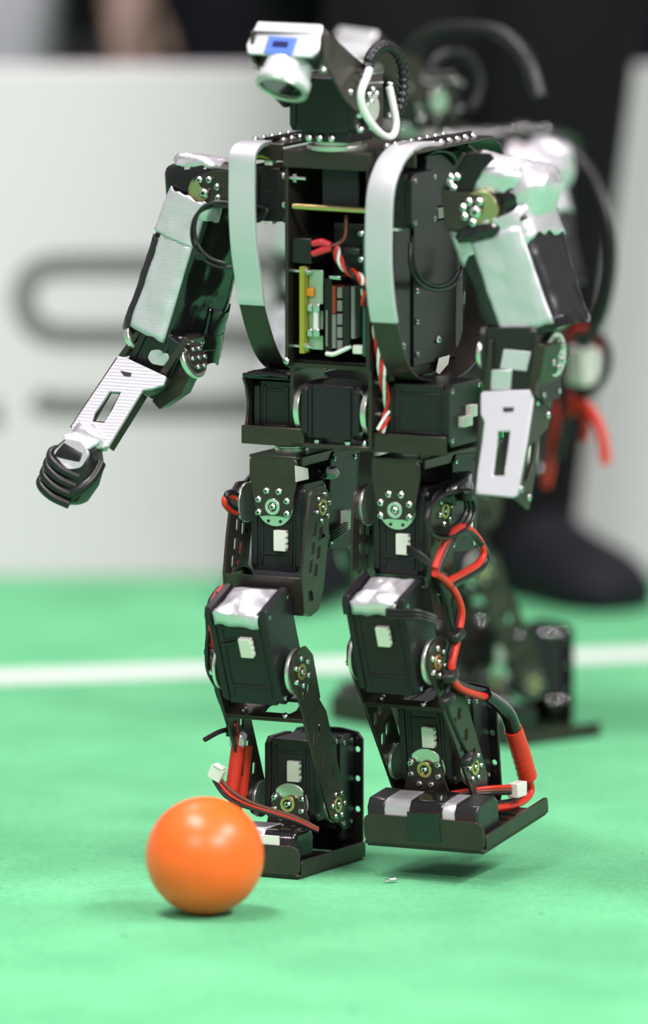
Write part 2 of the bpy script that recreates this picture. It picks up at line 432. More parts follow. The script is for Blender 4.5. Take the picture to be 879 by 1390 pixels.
LO_SH = lk([(413, 982), (433, 950), (442, 966), (467, 1084), (465, 1106), (456, 1119), (447, 1113), (443, 1098), (418, 1003)], XO, K0, A0_)
LO_SH_H = [lk(slot(*c), XO, K0, A0_) for c in ((426.5, 1003), (433.6, 991), (435, 1034), (441.6, 1022), (443.2, 1063), (450, 1052))]
def leg(root, cx, s, H, K, A, foot_pitch=0.0, tilt=22, tape=True, hip=True, batt='black', lean=0.0, foot_yaw=0.0, simple=False):
    H, K, A = V((0, *H)), V((0, *K)), V((0, *A))
    def frame(org, to):
        z = (org - to).normalized(); y = V((0, z.z, -z.y))
        return lambda x, q: V((x, org.y + y.y * q[0] + z.y * q[1], org.z + y.z * q[0] + z.z * q[1]))
    ft, fs = frame(H, K), frame(K, A)
    out = {}
    # --- hip bracket: front plate, top plate, back plate
    Y0 = H.y - 27; ZT = H.z + 68
    def hp(u, v, Y): return V((cx + u, Y, H.z + v))
    shape = [(-36, 62), (-31, 68), (31, 68), (36, 62), (36, 40), (29, 2), (24, -11)]
    notch = [(15 * math.cos(rad(t)), 15 * math.sin(rad(t)) - 2) for t in (-35, -10, 20, 60, 90, 120, 160, 190, 215)]
    m = MB(); m.prism([hp(u, v, Y0) for u, v in shape] + [hp(18, -14, Y0)] + [hp(u * .9, v * .9 - 3, Y0) for u, v in notch[:1] + notch[-1:]] + [hp(-18, -14, Y0), hp(-24, -11, Y0), hp(-29, 2, Y0), hp(-36, 40, Y0)], (0, 4, 0))
    hb = m.build('hip_bracket', 'anodized', root, bevel=1.6)
    m = MB(); m.bx(cx - 36, cx + 36, Y0, Y0 + 186, ZT - 3, ZT + 1); m.build('top_plate', 'anodized', hb, bevel=1)
    for q in (-1, 1):
        m = MB(); m.bx(cx + q * 36 - 2, cx + q * 36 + 2, Y0 + 12, Y0 + 186, ZT - 13, ZT); m.build('side_lip', 'anodized', hb, bevel=0.8)
    m = MB(); m.prism([(cx - 36, Y0 + 182, ZT), (cx + 36, Y0 + 182, ZT), (cx + 34, Y0 + 182, ZT - 50), (cx + 22, Y0 + 182, ZT - 90), (cx - 22, Y0 + 182, ZT - 90), (cx - 34, Y0 + 182, ZT - 50)], (0, 4, 0)); m.build('back_plate', 'anodized_dark', hb, bevel=1)
    m = MB(); m.cyl((cx, Y0 + 56, ZT), (cx, Y0 + 56, ZT + 7), 23, n=36); m.cyl((cx, Y0 + 56, ZT + 7), (cx, Y0 + 56, ZT + 10), 26, n=36); m.build('yaw_disc', 'horn', hb, bevel=0.8)
    m = MB(); m.cyl((cx, Y0 + 4.5, H.z), (cx, Y0 + 10, H.z), 27, n=40); m.build('horn_disc', 'horn', hb, bevel=0.8)
    m = MB(); m.ring((cx, Y0, H.z), (0, -1, 0), 11, 6.5, 2.5); m.build('horn_boss', 'horn', hb, bevel=0.4)
    screws(hb, [(hp(23 * math.cos(rad(t)), 23 * math.sin(rad(t)), Y0), (0, -1, 0)) for t in (-22, 22, 66, 114, 158, 202)] + [(hp(0, 0, Y0), (0, -1, 0))], 4.6, 4)
    m = MB()
    for q in (-1, 1): m.cyl((cx + q * 9, Y0 + 3.4, H.z - 20), (cx + q * 9, Y0 + 4.8, H.z - 20), 2.2, n=10)
    m.build('horn_holes', 'socket', hb, kind='stuff')
    # --- hip servos: roll servo in front, pitch servo behind
    sv = servo(root, T((cx, Y0 + 46, H.z - 30)), 76, 70, 118, 'hip_roll_servo', conn=[(8, -16, 18, 28)])
    sv2 = servo(root, T((cx, Y0 + 128, H.z - 2)) @ Rx(-4), 80, 78, 128, 'hip_pitch_servo')
    plug(sv2, T((cx + 41, Y0 + 128, H.z - 30)) @ Rz(90), 0, 0, 0, 14, 26)
    # --- thigh bracket: two slotted side plates and a cross plate
    for q in (-1, 1):
        xo = cx + q * 60
        m = MB(); m.prism([ft(xo, p) for p in THIGH], (-q * 4, 0, 0), [[ft(xo, p) for p in h] for h in THIGH_H])
        o = m.build('thigh_plate', 'anodized', root, bevel=0.7)
        horn(o, V((xo, H.y, H.z)), (q, 0, 0), r=27, ring=18, count=6, a0=15, below=9, sr=3.8)
        if q == 1: tp_ = o
    a, b = THIGH[9], THIGH[8]
    m = MB(); m.prism([ft(cx - 58, a), ft(cx - 58, b), ft(cx - 58, (b[0] + 4, b[1] - 4)), ft(cx - 58, (b[0] + 4, b[1])), ft(cx - 58, (a[0] + 4, a[1]))], (116, 0, 0)); m.build('cross_plate', 'anodized', tp_, bevel=1)
    c0 = THIGH[7]
    m = MB(); m.prism([ft(cx - 58, b), ft(cx - 58, c0), ft(cx - 58, (c0[0], c0[1] + 4)), ft(cx - 58, (b[0], b[1] + 4))], (116, 0, 0)); m.build('cross_plate', 'anodized', tp_, bevel=0.8)
    # --- knee servo
    Mk = T((cx, K.y, K.z)) @ Rx(tilt) @ T((0, 3, 34))
    ks = servo(root, Mk, 88, 72, 140, 'knee_servo', conn=[(8, 20, 18, 28)])
    for q in (-1, 1):
        m = MB(Mk); m.prism([(q * 36, -42, 50), (q * 36, -42, 66), (q * 36, -36, 76), (q * 36, 30, 76), (q * 36, 30, 60), (q * 36, -30, 52)], (q * 10, 0, 0)); m.build('flange', 'servo', ks, bevel=1)
    if tape:
        import mathutils.noise as nz
        m = MB(Mk); rows = []
        for j in range(13):
            y = -40 + 70 * j / 12; row = []
            for i in range(13):
                x = -34 + 68 * i / 12; e = max(abs(i - 6), abs(j - 6)) / 6
                z = 70 + 14 * (1 - e ** 2) * (0.55 + 0.45 * j / 12) + 5 * nz.noise(V((x * .06 + cx, y * .07, 3.1)))
                row.append((x, y, z))
            rows.append(row)
        front = [[(x * .96, -40 - 1.5, z - k) for (x, y, z) in rows[0]] for k in (18, 9)]
        g = [[m.v(p) for p in r] for r in front + rows]
        for r0, r1 in zip(g, g[1:]):
            for i in range(12): m.f([r0[i], r0[i + 1], r1[i + 1], r1[i]])
        tpc = m.build('foil_tape', 'foil', ks, smooth=60); sd = tpc.modifiers.new('solid', 'SOLIDIFY'); sd.thickness = 1.2 * U
    # --- upper shin bracket, open box hanging from the knee horns
    for q in (-1, 1):
        xo = cx + q * 62
        m = MB(); m.prism([fs(xo, p) for p in UP_SH], (-q * 4, 0, 0), [[fs(xo, p) for p in h] for h in UP_SH_H])
        o = m.build('shin_bracket', 'anodized', root, bevel=0.7)
        horn(o, V((xo, K.y, K.z)), (q, 0, 0), r=31, ring=19, count=6, a0=40, below=10, sr=4.2)
        if q == 1: sb_ = o
    a, b = V((0, *UP_SH[5])), V((0, *UP_SH[4])); dirv = (b - a)
    def bp(u, t): p = a + dirv * t; return fs(cx + u, (p.y, p.z))
    hole = [bp(-8, .22), bp(34, .22), bp(40, .35), bp(40, .65), bp(34, .8), bp(8, .8), bp(-6, .55)]
    nn = (bp(1, 0) - bp(0, 0)).cross(bp(0, 1) - bp(0, 0)).normalized()
    m = MB(); m.prism([bp(-60, 0), bp(60, 0), bp(60, 1), bp(-60, 1)], nn * 3, [hole]); bpn = m.build('bottom_plate', 'anodized', sb_, bevel=0.8)
    screws(bpn, [(bp(u, t) + nn * 3, nn) for u, t in ((-34, .2), (30, .1), (-14, .85))], 4.5, 4)
    # --- lower shin bracket, inverted box down to the ankle
    for q in (-1, 1):
        xo = cx + q * 61
        m = MB(); m.prism([fs(xo, p) for p in LO_SH], (-q * 4, 0, 0), [[fs(xo, p) for p in h] for h in LO_SH_H])
        o = m.build('ankle_bracket', 'anodized', root, bevel=0.7)
        horn(o, V((xo, A.y, A.z)), (q, 0, 0), r=25, ring=17, count=6, a0=0, below=9, sr=3.8)
        if q == 1: ab_ = o
    m = MB(); m.prism([bp(-60, 0) - nn * 1, bp(60, 0) - nn * 1, bp(60, 1) - nn * 1, bp(-60, 1) - nn * 1], nn * -3, [[p - nn for p in hole]]); m.build('upper_plate', 'anodized', ab_, bevel=0.8)
    # --- ankle and foot, tilting together
    Mf = T((cx, A.y, A.z)) @ Rz(foot_yaw) @ Rx(foot_pitch)
    sa = servo(root, Mf @ T((0, 13, 33)), 76, 68, 108, 'ankle_roll_servo', conn=[(8, 12, 18, 28)])
    m = MB(Mf)
    m.prism([(-36, -27, -76), (36, -27, -76), (34, -27, -30), (25, -27, 2)] + [(18 * math.cos(rad(t)), -27, 2 - 8 + 0 * t) for t in ()] + [(20, -27, 8), (-20, -27, 8), (-25, -27, 2), (-34, -27, -30)], (0, 4, 0))
    fbk = m.build('ankle_front_plate', 'anodized', root, bevel=1.2)
    m = MB(Mf); m.cyl((0, -22.5, 0), (0, -17, 0), 28, n=40); m.build('horn_disc', 'horn', fbk, bevel=0.8)
    m = MB(Mf); m.ring((0, -27, 0), (0, -1, 0), 11, 6.5, 2.5); m.build('horn_boss', 'brass', fbk, bevel=0.4)
    m = MB(Mf)
    for t in (200, 158, 22, -22, 246, 294): m.screw((22 * math.cos(rad(t)), -27, 22 * math.sin(rad(t))), (0, -1, 0), 4.4, 4)
    m.screw((0, -27, 0), (0, -1, 0), 5, 5); m.build('screws', ['steel', 'socket'], fbk, kind='stuff', smooth=30)
    sa2 = servo(root, Mf @ T((2, 68, 20)), 78, 40, 126, 'ankle_pitch_servo', tall=False)
    m = MB(Mf); zz = [-62, 84]
    hl = [[(xx + 4.2 * math.cos(t * math.pi / 4), 88, z + 4.2 * math.sin(t * math.pi / 4)) for t in range(8)] for xx in (46, -46) for z in (62, 22, -20)]
    m.prism([(-50, 88, -80), (50, 88, -80), (54, 88, -60), (54, 88, 76), (46, 88, 86), (22, 88, 90), (-22, 88, 90), (-46, 88, 86), (-54, 88, 76), (-54, 88, -60)], (0, 5, 0), hl)
    bpl = m.build('heel_bracket', 'anodized_dark', root, bevel=1)
    m = MB(Mf)
    for q in (-1, 1): m.bx(q * 34 - 3, q * 34 + 3, 60, 88, -60, 80)
    m.build('stiffener', 'anodized_dark', bpl, bevel=0.8)
    # foot tray
    x0, x1 = sorted((-s * 57, s * 122)); y0, y1, zb = -106, 92, -85
    m = MB(Mf); m.bx(x0, x1, y0, y1, zb, zb + 4); ft_ = m.build('foot', 'anodized', root, bevel=1.2)
    m = MB(Mf); m.prism(rounded([(x0, y0, zb), (x1, y0, zb), (x1, y0, zb + 42), (x0, y0, zb + 42)], 14, 5), (0, 4, 0)); m.build('toe_plate', 'anodized', ft_, bevel=1.4)
    for xx in (x0, x1 - 4):
        m = MB(Mf); m.prism(rounded([(xx, y0 + 8, zb), (xx, y1, zb), (xx, y1, zb + 22), (xx, y0 + 8, zb + 22)], 7, 3), (4, 0, 0)); m.build('side_lip', 'anodized', ft_, bevel=1)
    m = MB(Mf)
    for k in range(4): m.bx(x1 - 50, x1 - 8, -20 + k * 24, -12 + k * 24, zb + 4, zb + 6)
    m.build('tread_ribs', 'anodized_dark', ft_, bevel=0.6)
    m = MB(Mf); m.bx(x0 + 3, x1 - 3, y0 + 3, y1 - 3, zb - 3, zb); m.build('sole_pad', 'plastic', ft_)
    # battery pack lying across the toes
    bx0, bx1 = x0 + 5, x0 + 168
    m = MB(Mf)
    def bring(x, k):
        return [(x, y0 + 36 + dy * k, zb + 34 + dz * k) for dy, dz in ((-30, -28), (-30, 16), (-22, 27), (24, 27), (33, 18), (33, -28))]
    m.loft([bring(bx0, .88), bring(bx0 + 8, 1), bring(bx1 - 8, 1), bring(bx1, .88)])
    bt_ = m.build('battery_pack', 'foil' if batt == 'silver' else 'gloss_black', root, bevel=4, seg=3, label=('silver' if batt == 'silver' else 'black') + ' wrapped battery pack strapped across the toes')
    def band(xa, xb, name, mt, k=1.04):
        m = MB(Mf); m.loft([bring(xa, k), bring(xb, k)]); return m.build(name, mt, bt_, bevel=3, seg=2)
    if batt == 'silver':
        band(bx0 - 1, bx0 + 26, 'black_tape', 'black_tape'); band(bx1 - 34, bx1 + 1, 'black_tape', 'black_tape')
        band(bx0 + 62, bx0 + 112, 'black_tape', 'gloss_black', 1.07)
        m = MB(Mf); m.bx(bx0 + 62, bx0 + 110, y0 - 1.5, y0 + 1, zb + 10, zb + 50); m.build('black_tape', 'gloss_black', bt_, bevel=0.6)
    else:
        band(bx0 + 74, bx0 + 118, 'silver_tape', 'foil'); 
        m = MB(Mf); m.bx(bx0 + 112, bx0 + 142, y0 + 2.5, y0 + 6, zb + 40, zb + 54); m.build('white_label', 'white_plastic', bt_, bevel=0.5)
    out.update(Mf=Mf, bp=bp, sv=sv, ks=ks, Mk=Mk, bt=bt_, x0=x0, x1=x1, y0=y0, zb=zb)
    return out
LL = leg(robot, -90, -1, (-33, 497), (-98, 283), (11, 88), 0, 22)
LR = leg(robot, 91, 1, (-29, 503), (-53, 302), (60, 145), 8, 20, batt='silver')

# ------------------------------------------------------------------ pelvis
m = MB(); m.bx(-137, 169, -58, 110, 580, 584); pelvis = m.build('pelvis', 'anodized', robot, bevel=1)
m = MB(); m.bx(-137, -43, -62, -58, 580, 605); m.build('front_lip', 'anodized', pelvis, bevel=1.4)
m = MB(); m.bx(60, 169, -62, -58, 580, 606); m.build('front_lip', 'anodized', pelvis, bevel=1.4)
m = MB(); m.prism([(-137, -62, 584), (-137, -50, 610), (-137, -46, 632), (-137, -52, 655), (-137, -60, 668), (-137, -56, 672), (-137, 90, 672), (-137, 90, 584)], (4, 0, 0)); m.build('side_plate', 'anodized', pelvis, bevel=1)
m = MB(); m.bx(-137, -66, -58, 90, 668, 672); m.build('wing_top', 'gloss_black', pelvis, bevel=1.5)
m = MB()
for k in range(9):
    y = -60 + k * 5; m.tube([(-134, y, 672 + 2 * random.random()), (-110, y - 2, 674 + 4 * random.random()), (-85, y + 1, 673 + 3 * random.random()), (-66, y, 673)], 3.2, 6, 4)
m.build('film_wrap', 'gloss_black', pelvis, smooth=60)
servo(robot, T((-96, 6, 626)), 66, 90, 76, 'hip_yaw_servo', mt='plastic')
servo(robot, T((122, -2, 632)), 92, 96, 82, 'hip_yaw_servo', mt='plastic')
hy = servo(robot, T((122, 78, 630)), 70, 50, 70, 'hip_yaw_servo', mt='plastic', tall=False)
plug(pelvis, T((169, -10, 622)) @ Rz(90), 0, 0, 0, 26, 14); plug(pelvis, T((169, 8, 634)) @ Rz(90), 0, 0, 0, 18, 16)
m = MB(); m.bx(-62, 60, -62, 40, 580, 586); pb = m.build('pelvis_base', 'anodized', robot, bevel=1)
screws(pb, [((x, -52, 586), (0, 0, 1)) for x in (-28, 18, 44)], 5.5, 7)
# inverted waist bracket around a lying servo
m = MB(); xo, xi, z0, z1 = 61, 56, 590, 694
m.prism(rounded([(-xo, -66, z0 + 40), (-xo, -66, z1), (xo, -66, z1), (xo, -66, z0 - 6), (xi, -66, z0 - 6), (xi, -66, z1 - 6), (-xi, -66, z1 - 6), (-xi, -66, z0 + 40)], 7, 4), (0, 90, 0))
wb = m.build('waist_bracket', 'anodized', robot, bevel=0.8)
ws = servo(robot, T((-2, -26, 630)), 86, 76, 72, 'waist_servo', tall=False)
m = MB(); m.bx(-30, -28, -64, -62.4, 595, 664); m.bx(28, 30, -64, -62.4, 595, 664); m.build('seam', 'plastic', ws)
for q in (-1, 1):
    m = MB(); m.cyl((q * 50 - 2 - 5, -34, 630), (q * 50 - 2 + 3, -34, 630), 33, n=40); m.build('horn_disc', 'horn', ws, bevel=1)
screws(wb, [(V((61, -22 + 21 * math.cos(rad(t)), 628 + 21 * math.sin(rad(t)))), (1, 0, 0)) for t in range(0, 360, 60)] + [((61, -22, 628), (1, 0, 0)), ((61, -50, 590), (1, 0, 0)), ((61, -46, 672), (1, 0, 0)), ((61, -10, 690), (1, 0, 0))], 5.2, 5)
# small green controller board at the side of the pelvis
m = MB(); m.bx(150, 190, 66, 70, 592, 662); gbd = m.build('circuit_board', 'pcb_green', robot, bevel=0.4, label='bright green circuit board on the pelvis')
m = MB(); m.bx(164, 184, 52, 66, 626, 658); m.build('socket_block', 'pcb_green', gbd, bevel=0.8)
m = MB(); m.bx(166, 186, 50, 66, 594, 622); m.build('socket_block', 'anodized_dark', gbd, bevel=0.8)
m = MB(); m.bx(162, 188, 49, 51, 622, 625); m.bx(162, 164.5, 49, 51, 594, 622); m.bx(186, 188.5, 49, 51, 594, 658); m.build('metal_shield', 'steel', gbd)

# ------------------------------------------------------------------ torso
def bxo(name, x0, x1, y0, y1, z0, z1, mt, parent, bevel=1.0, **k):
    m = MB(); m.bx(x0, x1, y0, y1, z0, z1); return m.build(name, mt, parent, bevel=bevel, **k)
torso = bxo('torso_frame', -62, -57, -80, 100, 690, 980, 'anodized', robot)
bxo('side_panel', 59, 64, -80, 100, 690, 980, 'anodized', torso)
bxo('back_panel', -57, 59, 96, 100, 690, 980, 'anodized_dark', torso)
bxo('bottom_plate', -57, 59, -60, 96, 694, 698, 'anodized_dark', torso)
bxo('top_plate', -64, 66, -82, 100, 977, 981, 'anodized', torso)
bxo('front_band', -64, 66, -83, -79, 957, 981, 'anodized', torso, bevel=1.6)
for x0, x1, y1 in ((-128, -66, 70), (68, 132, 150)):
    sp = bxo('shoulder_plate', x0, x1, -74, y1, 983, 987, 'anodized', robot)
    bxo('lip', x0 + 3, x1 - 3, -74, -70, 964, 985, 'anodized', sp)
    its = []
    for k in range(int((y1 + 60) / 24)):
        its += [((x0 + 12, -58 + 24 * k, 987), (0, 0, 1)), ((x1 - 12, -50 + 24 * k, 987), (0, 0, 1))]
    screws(sp, its, 5, 6)
    m = MB(); m.tube([(x0 + 30, -60, 990), (x0 + 38, -10, 992), (x0 + 32, 40, 990), (x0 + 36, y1 - 10, 990)], 4, 6, 5); m.build('cable', 'black_cable', sp, smooth=60)
# curved rear part of the right shoulder cover
m = MB(); m.prism([(69, 150, 983), (69, 176, 972), (69, 190, 948), (69, 194, 949), (69, 179, 976), (69, 150, 987)], (62, 0, 0)); m.build('rear_cover', 'anodized_dark', sp, bevel=0.8)
# shoulder servos either side of the chest
for sx in (-1, 1):
    s_ = servo(robot, T((sx * 94, -34, 918)), 58, 74, 72, 'shoulder_servo', mt='plastic', tall=False)
    for z in (899, 921):
        m = MB(); m.bx(sx * 94 - 8, sx * 94 + 10, -72.5, -70, z, z + 4); m.build('vent', 'socket', s_)
    for z in (878, 957):
        m = MB(); m.bx(sx * 94 - 4, sx * 94 + 8, -70, -56, z, z + 9); m.build('spacer', 'white_plastic', s_, bevel=1)
    m = MB(); m.tube([(sx * 94 - 18, -72, 966), (sx * 94 - 8, -73, 969), (sx * 94 + 6, -72, 966)], 2.2, 6, 4); m.build('cable', 'pcb_olive', s_)
# what sits inside the open chest
bxo('neck_servo', -18, 38, -58, 0, 905, 962, 'servo', robot, 2)
bxo('dark_box', -56, -26, -72, -30, 828, 862, 'plastic', torso, 1.5)
bxo('inner_block', -20, 40, -20, 40, 760, 880, 'plastic', torso, 2)
m = MB(); m.tube([P(398, 280, Y=-74), P(500, 286, Y=-74)], 4.2, 12, 0); m.build('spacer_rod', 'brass', torso, smooth=60)
m = MB(); a = P(392, 241, Y=-74); m.cyl(a, a + V((26, 0, 0)), 3, n=12); m.cyl(a + V((8, 0, 0)), a + V((13, 0, 0)), 6.5, n=6); m.build('screw_and_nut', 'steel', torso)
ol = fb('olive_board', 406, 362, 412, 480, -76, 20, 'pcb_olive', robot, 0.5, label='olive circuit board edge in the open chest')
fb('pale_board', 419, 366, 438, 475, -62, 3, 'pcb_pale', ol, 0.5)
fb('orange_capacitor', 415, 391, 425, 403, -68, 12, 'orange_part', ol, 1.5)
for y in (413, 447):
    fb('fuse_clip', 416, y, 423, y + 10, -70, 10, 'steel', ol, 0.8); fb('fuse_clip', 425, y, 433, y + 10, -74, 14, 'steel', ol, 0.8)
m = MB(); m.cyl(P(429, 414, Y=-68), P(429, 456, Y=-68), 4, n=12); m.build('glass_fuse', 'white_cable', ol)
for y in (367, 469):
    m = MB(); a = P(392, y, Y=-68); m.cyl(a, a + V((34, 0, 0)), 2.6, n=10); m.cyl(a + V((24, 0, 0)), a + V((30, 0, 0)), 6, n=6); m.build('standoff', 'steel', ol)
md = fb('power_module', 440, 378, 450, 482, -74, 60, 'anodized_dark', robot, 1, label='stack of narrow dark electronics modules in the chest')
fb('pale_print', 442, 421, 444, 470, -75, 2, 'grey_part', md, 0)
fb('red_label', 450, 388, 455, 426, -73, 40, 'red_label', md, 0.4)
fb('grey_label', 450, 427, 455, 473, -73, 40, 'grey_part', md, 0.4)
for k in range(5): fb('heat_sink_fin', 457, 390 + k * 18, 464, 405 + k * 18, -72, 30, 'grey_part', md, 0.8)
fb('black_module', 465, 388, 474, 470, -72, 60, 'plastic', md, 0.8)
fb('pale_strip', 476, 389, 481, 460, -70, 20, 'grey_part', md, 0.4)
fb('silver_block', 446, 374, 462, 380, -72, 20, 'steel', md, 0.8)
cable(robot, [P(443, 480, Y=-74), P(452, 481, Y=-76), P(464, 476, Y=-74), P(476, 470, Y=-68)], 3, 'white_cable', 'ribbon_cable')
fb('plug', 478, 469, 491, 481, -76, 14, 'white_plastic', torso, 1)
fb('edge_board', 492, 312, 496, 484, -74, 30, 'pcb_teal', torso, 0.4)
screws(torso, [(P(490, y, Y=-74), (0, -1, 0)) for y in (317, 352)] + [(P(389, y, Y=-82), (0, -1, 0)) for y in (490,)] + [(P(386.5, y, X=-62), (-1, 0, 0)) for y in (239, 278)], 4.2, 4)
for (a, b, c) in (((449, 333), (436, 329), (424, 331)), ((450, 337), (437, 340), (424, 345))):
    m = MB(); m.tube([P(*a, Y=-76), P(*b, Y=-77), P(*c, Y=-78)], 5.2, 10, 5, rf=lambda t: 1.05 - 0.5 * abs(t - .45)); m.build('red_connector', 'pink_connector', robot, smooth=60)
cable(robot, [P(449, 335, Y=-75), P(462, 329, Y=-70), P(469, 318, Y=-62), P(470, 292, Y=-55)], 3, 'brown_cable')
fb('black_sleeve', 458, 333, 490, 350, -70, 20, 'black_tape', torso, 5)
def twist(pts, n, r, sep, cols, turns, parent=robot, name='cable'):
    c = crom(pts, 10); N = len(c)
    for k in range(n):
        path = []
        for i, p in enumerate(c):
            t = (c[min(i + 1, N - 1)] - c[max(i - 1, 0)]).normalized(); x, y, _ = basis(t, (0.3, 1, 0.2)); a = 2 * math.pi * (k / n + turns * i / N)
            path.append(p + (x * math.cos(a) + y * math.sin(a)) * sep)
        m = MB(); m.tube(path, r, 6, 0); m.build(name, cols[k % len(cols)], parent, smooth=60)
twist([P(455, 336, Y=-76), P(460, 352, Y=-79), P(472, 367, Y=-82), P(488, 377, Y=-84), P(495, 390, Y=-84), P(495, 415, Y=-82)], 4, 2.3, 4, ['red_cable', 'white_cable', 'red_cable', 'black_cable'], 2)
m = MB(); m.tube([P(488, 389, Y=-88), P(497, 390, Y=-92), P(504, 386, Y=-88)], 3, 6, 4); m.build('cable_tie', 'black_cable', robot)
twist([P(510, 440, X=72), P(512, 462, X=72), P(516, 490, X=74), P(519, 515, X=76), P(525, 540, X=76), P(526, 560, X=76), P(516, 585, X=76)], 4, 2.2, 4, ['red_cable', 'white_cable', 'red_cable', 'white_cable'], 1.6)
# side box with its flange and screws
sbx = bxo('electronics_box', 66, 92, -62, 124, 676, 895, 'anodized_dark', robot, 1.5, label='tall flat black electronics box on the side of the chest')
bxo('cover', 92, 95, -10, 118, 690, 880, 'anodized_dark', sbx, 1)
bxo('rear_box', 66, 82, 124, 165, 700, 930, 'anodized_dark', sbx, 1.5)
bxo('upper_block', 66, 104, 10, 128, 900, 972, 'plastic', sbx, 2)
bxo('pale_bracket', 100, 107, 40, 112, 884, 898, 'grey_part', sbx, 1)
screws(sbx, [(P(x, y, X=95), (1, 0, 0)) for x, y in ((565, 395), (565, 437), (565, 481))], 4, 3)
screws(sbx, [(P(593, 461, X=95), (1, 0, 0)), (P(545, 470, X=92), (1, 0, 0))], 6, 4)
m = MB()
for k in range(9): a = P(531, 372 + k * 5.2, X=92); m.bx(91, 93.5, a.y - 9, a.y + 3, a.z - 1, a.z + 1)
m.build('vent_slots', 'grey_part', sbx)
m = MB(); m.prism([P(592, 505, X=99), P(596, 486, X=99), P(610, 482, X=99), P(608, 494, X=99), P(596, 508, X=99)], (-1, 0, 0)); m.build('paper_tag', 'white_plastic', sbx)
cable(robot, [P(557, 330, X=112), P(557, 360, X=116), P(568, 384, X=118), P(590, 393, X=118), P(612, 388, X=118), P(625, 372, X=118), P(630, 340, X=120)], 3.2, 'black_cable')
cable(robot, [P(560, 320, X=112), P(561, 358, X=116), P(572, 379, X=118), P(592, 388, X=118), P(610, 383, X=118), P(622, 368, X=118)], 2.6, 'black_cable')
m = MB()
for k in range(6): m.tube([P(575 + 3 * k, 214 - 2 * k, X=104), P(590 + 3 * k, 205, X=112), P(606 + 2 * k, 206 + k, X=112), P(614 + k, 216 + 2 * k, X=104)], 2, 6, 4)
m.build('cable_bundle', 'black_cable', robot, smooth=60)

# ------------------------------------------------------------------ protective hoops with silver tape
def hoop(pts, Xc, hw, tape_to, close):
    c = crom([P(x, y, X=Xc) for x, y in pts] + close, 8); N = len(c)
    def strip(i0, i1, hw, off, th):
        rings = []
        for i in range(i0, i1 + 1):
            t = (c[min(i + 1, N - 1)] - c[max(i - 1, 0)]); t.x = 0; t.normalize(); n = V((0, -t.z, t.y)); 
            o_ = c[i] + n * off
            rings.append([o_ + V((-hw, 0, 0)), o_ + V((hw, 0, 0)), o_ + V((hw, 0, 0)) + n * th, o_ + V((-hw, 0, 0)) + n * th])
        m = MB(); m.loft(rings); return m
    h = strip(0, N - 1, hw, 0, 3.2).build('bumper_hoop', 'anodized', robot, bevel=0.6, smooth=50)
    k = max(i for i in range(N) if i <= tape_to * 8)
    strip(0, k, hw + 0.8, -1.2, 6).build('silver_tape', 'silver_tape', h, bevel=0.8, smooth=50, label='silver tape along the front of the hoop')
    return h
hoop([(352, 191), (338, 196), (329, 210), (328, 240), (328, 290), (331, 340), (338, 390), (341, 414), (352, 455), (366, 488), (386, 506), (412, 512)], -106, 18.5, 7, [V((-106, 120, 680)), V((-106, 180, 760)), V((-106, 190, 880)), V((-106, 150, 970)), V((-106, 60, 982))])
hoop([(583, 193), (562, 194), (544, 202), (528, 222), (516, 260), (513, 320), (514, 380), (521, 438), (535, 490), (550, 512), (576, 518), (606, 512), (630, 490), (645, 452), (650, 400)], 108, 18.5, 7, [V((108, 172, 860)), V((108, 140, 950)), V((108, 90, 982))])

# ------------------------------------------------------------------ head
hd = MB(); hd.cyl((0, -48, 981), (0, -48, 988), 40, n=40); hd.cyl((0, -48, 988), (0, -48, 994), 33, n=40); neck = hd.build('neck_disc', 'horn', robot, bevel=1)
bxo('neck_block', -36, 36, -84, -14, 993, 1012, 'plastic', neck, 2)
screws(neck, [((x, -86, 998), (0, -0.6, 1)) for x in (-22, -6, 12)], 5, 6)
ps = servo(robot, T((0, -50, 1044)), 96, 84, 72, 'head_tilt_servo', mt='plastic', tall=False)
HPL = [(438, 46), (450, 48), (478, 74), (501, 92), (499, 118), (492, 146), (484, 152), (468, 136), (452, 104), (440, 84)]
h1 = spl('head_side_plate', HPL, 54, 4, 'anodized', robot, rnd=6)
pts2 = [P(x, y, X=54) for x, y in HPL]
m = MB(); m.prism(rounded([p + V((-104, 0, 0)) for p in pts2], 6), (-4, 0, 0)); h2 = m.build('head_side_plate', 'anodized', robot, bevel=0.6)
m = MB(); a, b, c = [P(x, y, X=54) for x, y in ((441, 46), (478, 73), (501, 92))]
m.prism([a, b, b + V((0, 4, -3)), a + V((0, 4, -3))], (-108, 0, 0)); m.build('top_strap', 'anodized_dark', h1, bevel=0.8)
screws(h1, [(P(x, y, X=54), (1, 0, 0)) for x, y in ((474, 125), (488, 110))], 4.4, 4)
rp = spl('head_back_plate', [(499, 102), (519, 99), (520, 168), (503, 172), (497, 150)], 56, 4, 'anodized', robot)
m = MB(); 
for y in (99, 112): m.tube([P(489, y + 1, X=58), P(519, y - 1, X=58)], 1.8, 6, 0)
m.build('edge_rails', 'steel', rp)
m = MB(); c = P(505, 147, X=58); m.cyl(c - V((4, 0, 0)), c + V((2, 0, 0)), 18, n=30); m.build('horn_disc', 'horn', rp, bevel=0.8)
screws(rp, [(P(x, y, X=60), (1, 0, 0)) for x, y in ((504, 121), (499, 128), (509, 127), (502, 138), (527, 156), (528, 115), (487, 156), (488, 176), (504, 174))], 4.4, 5)
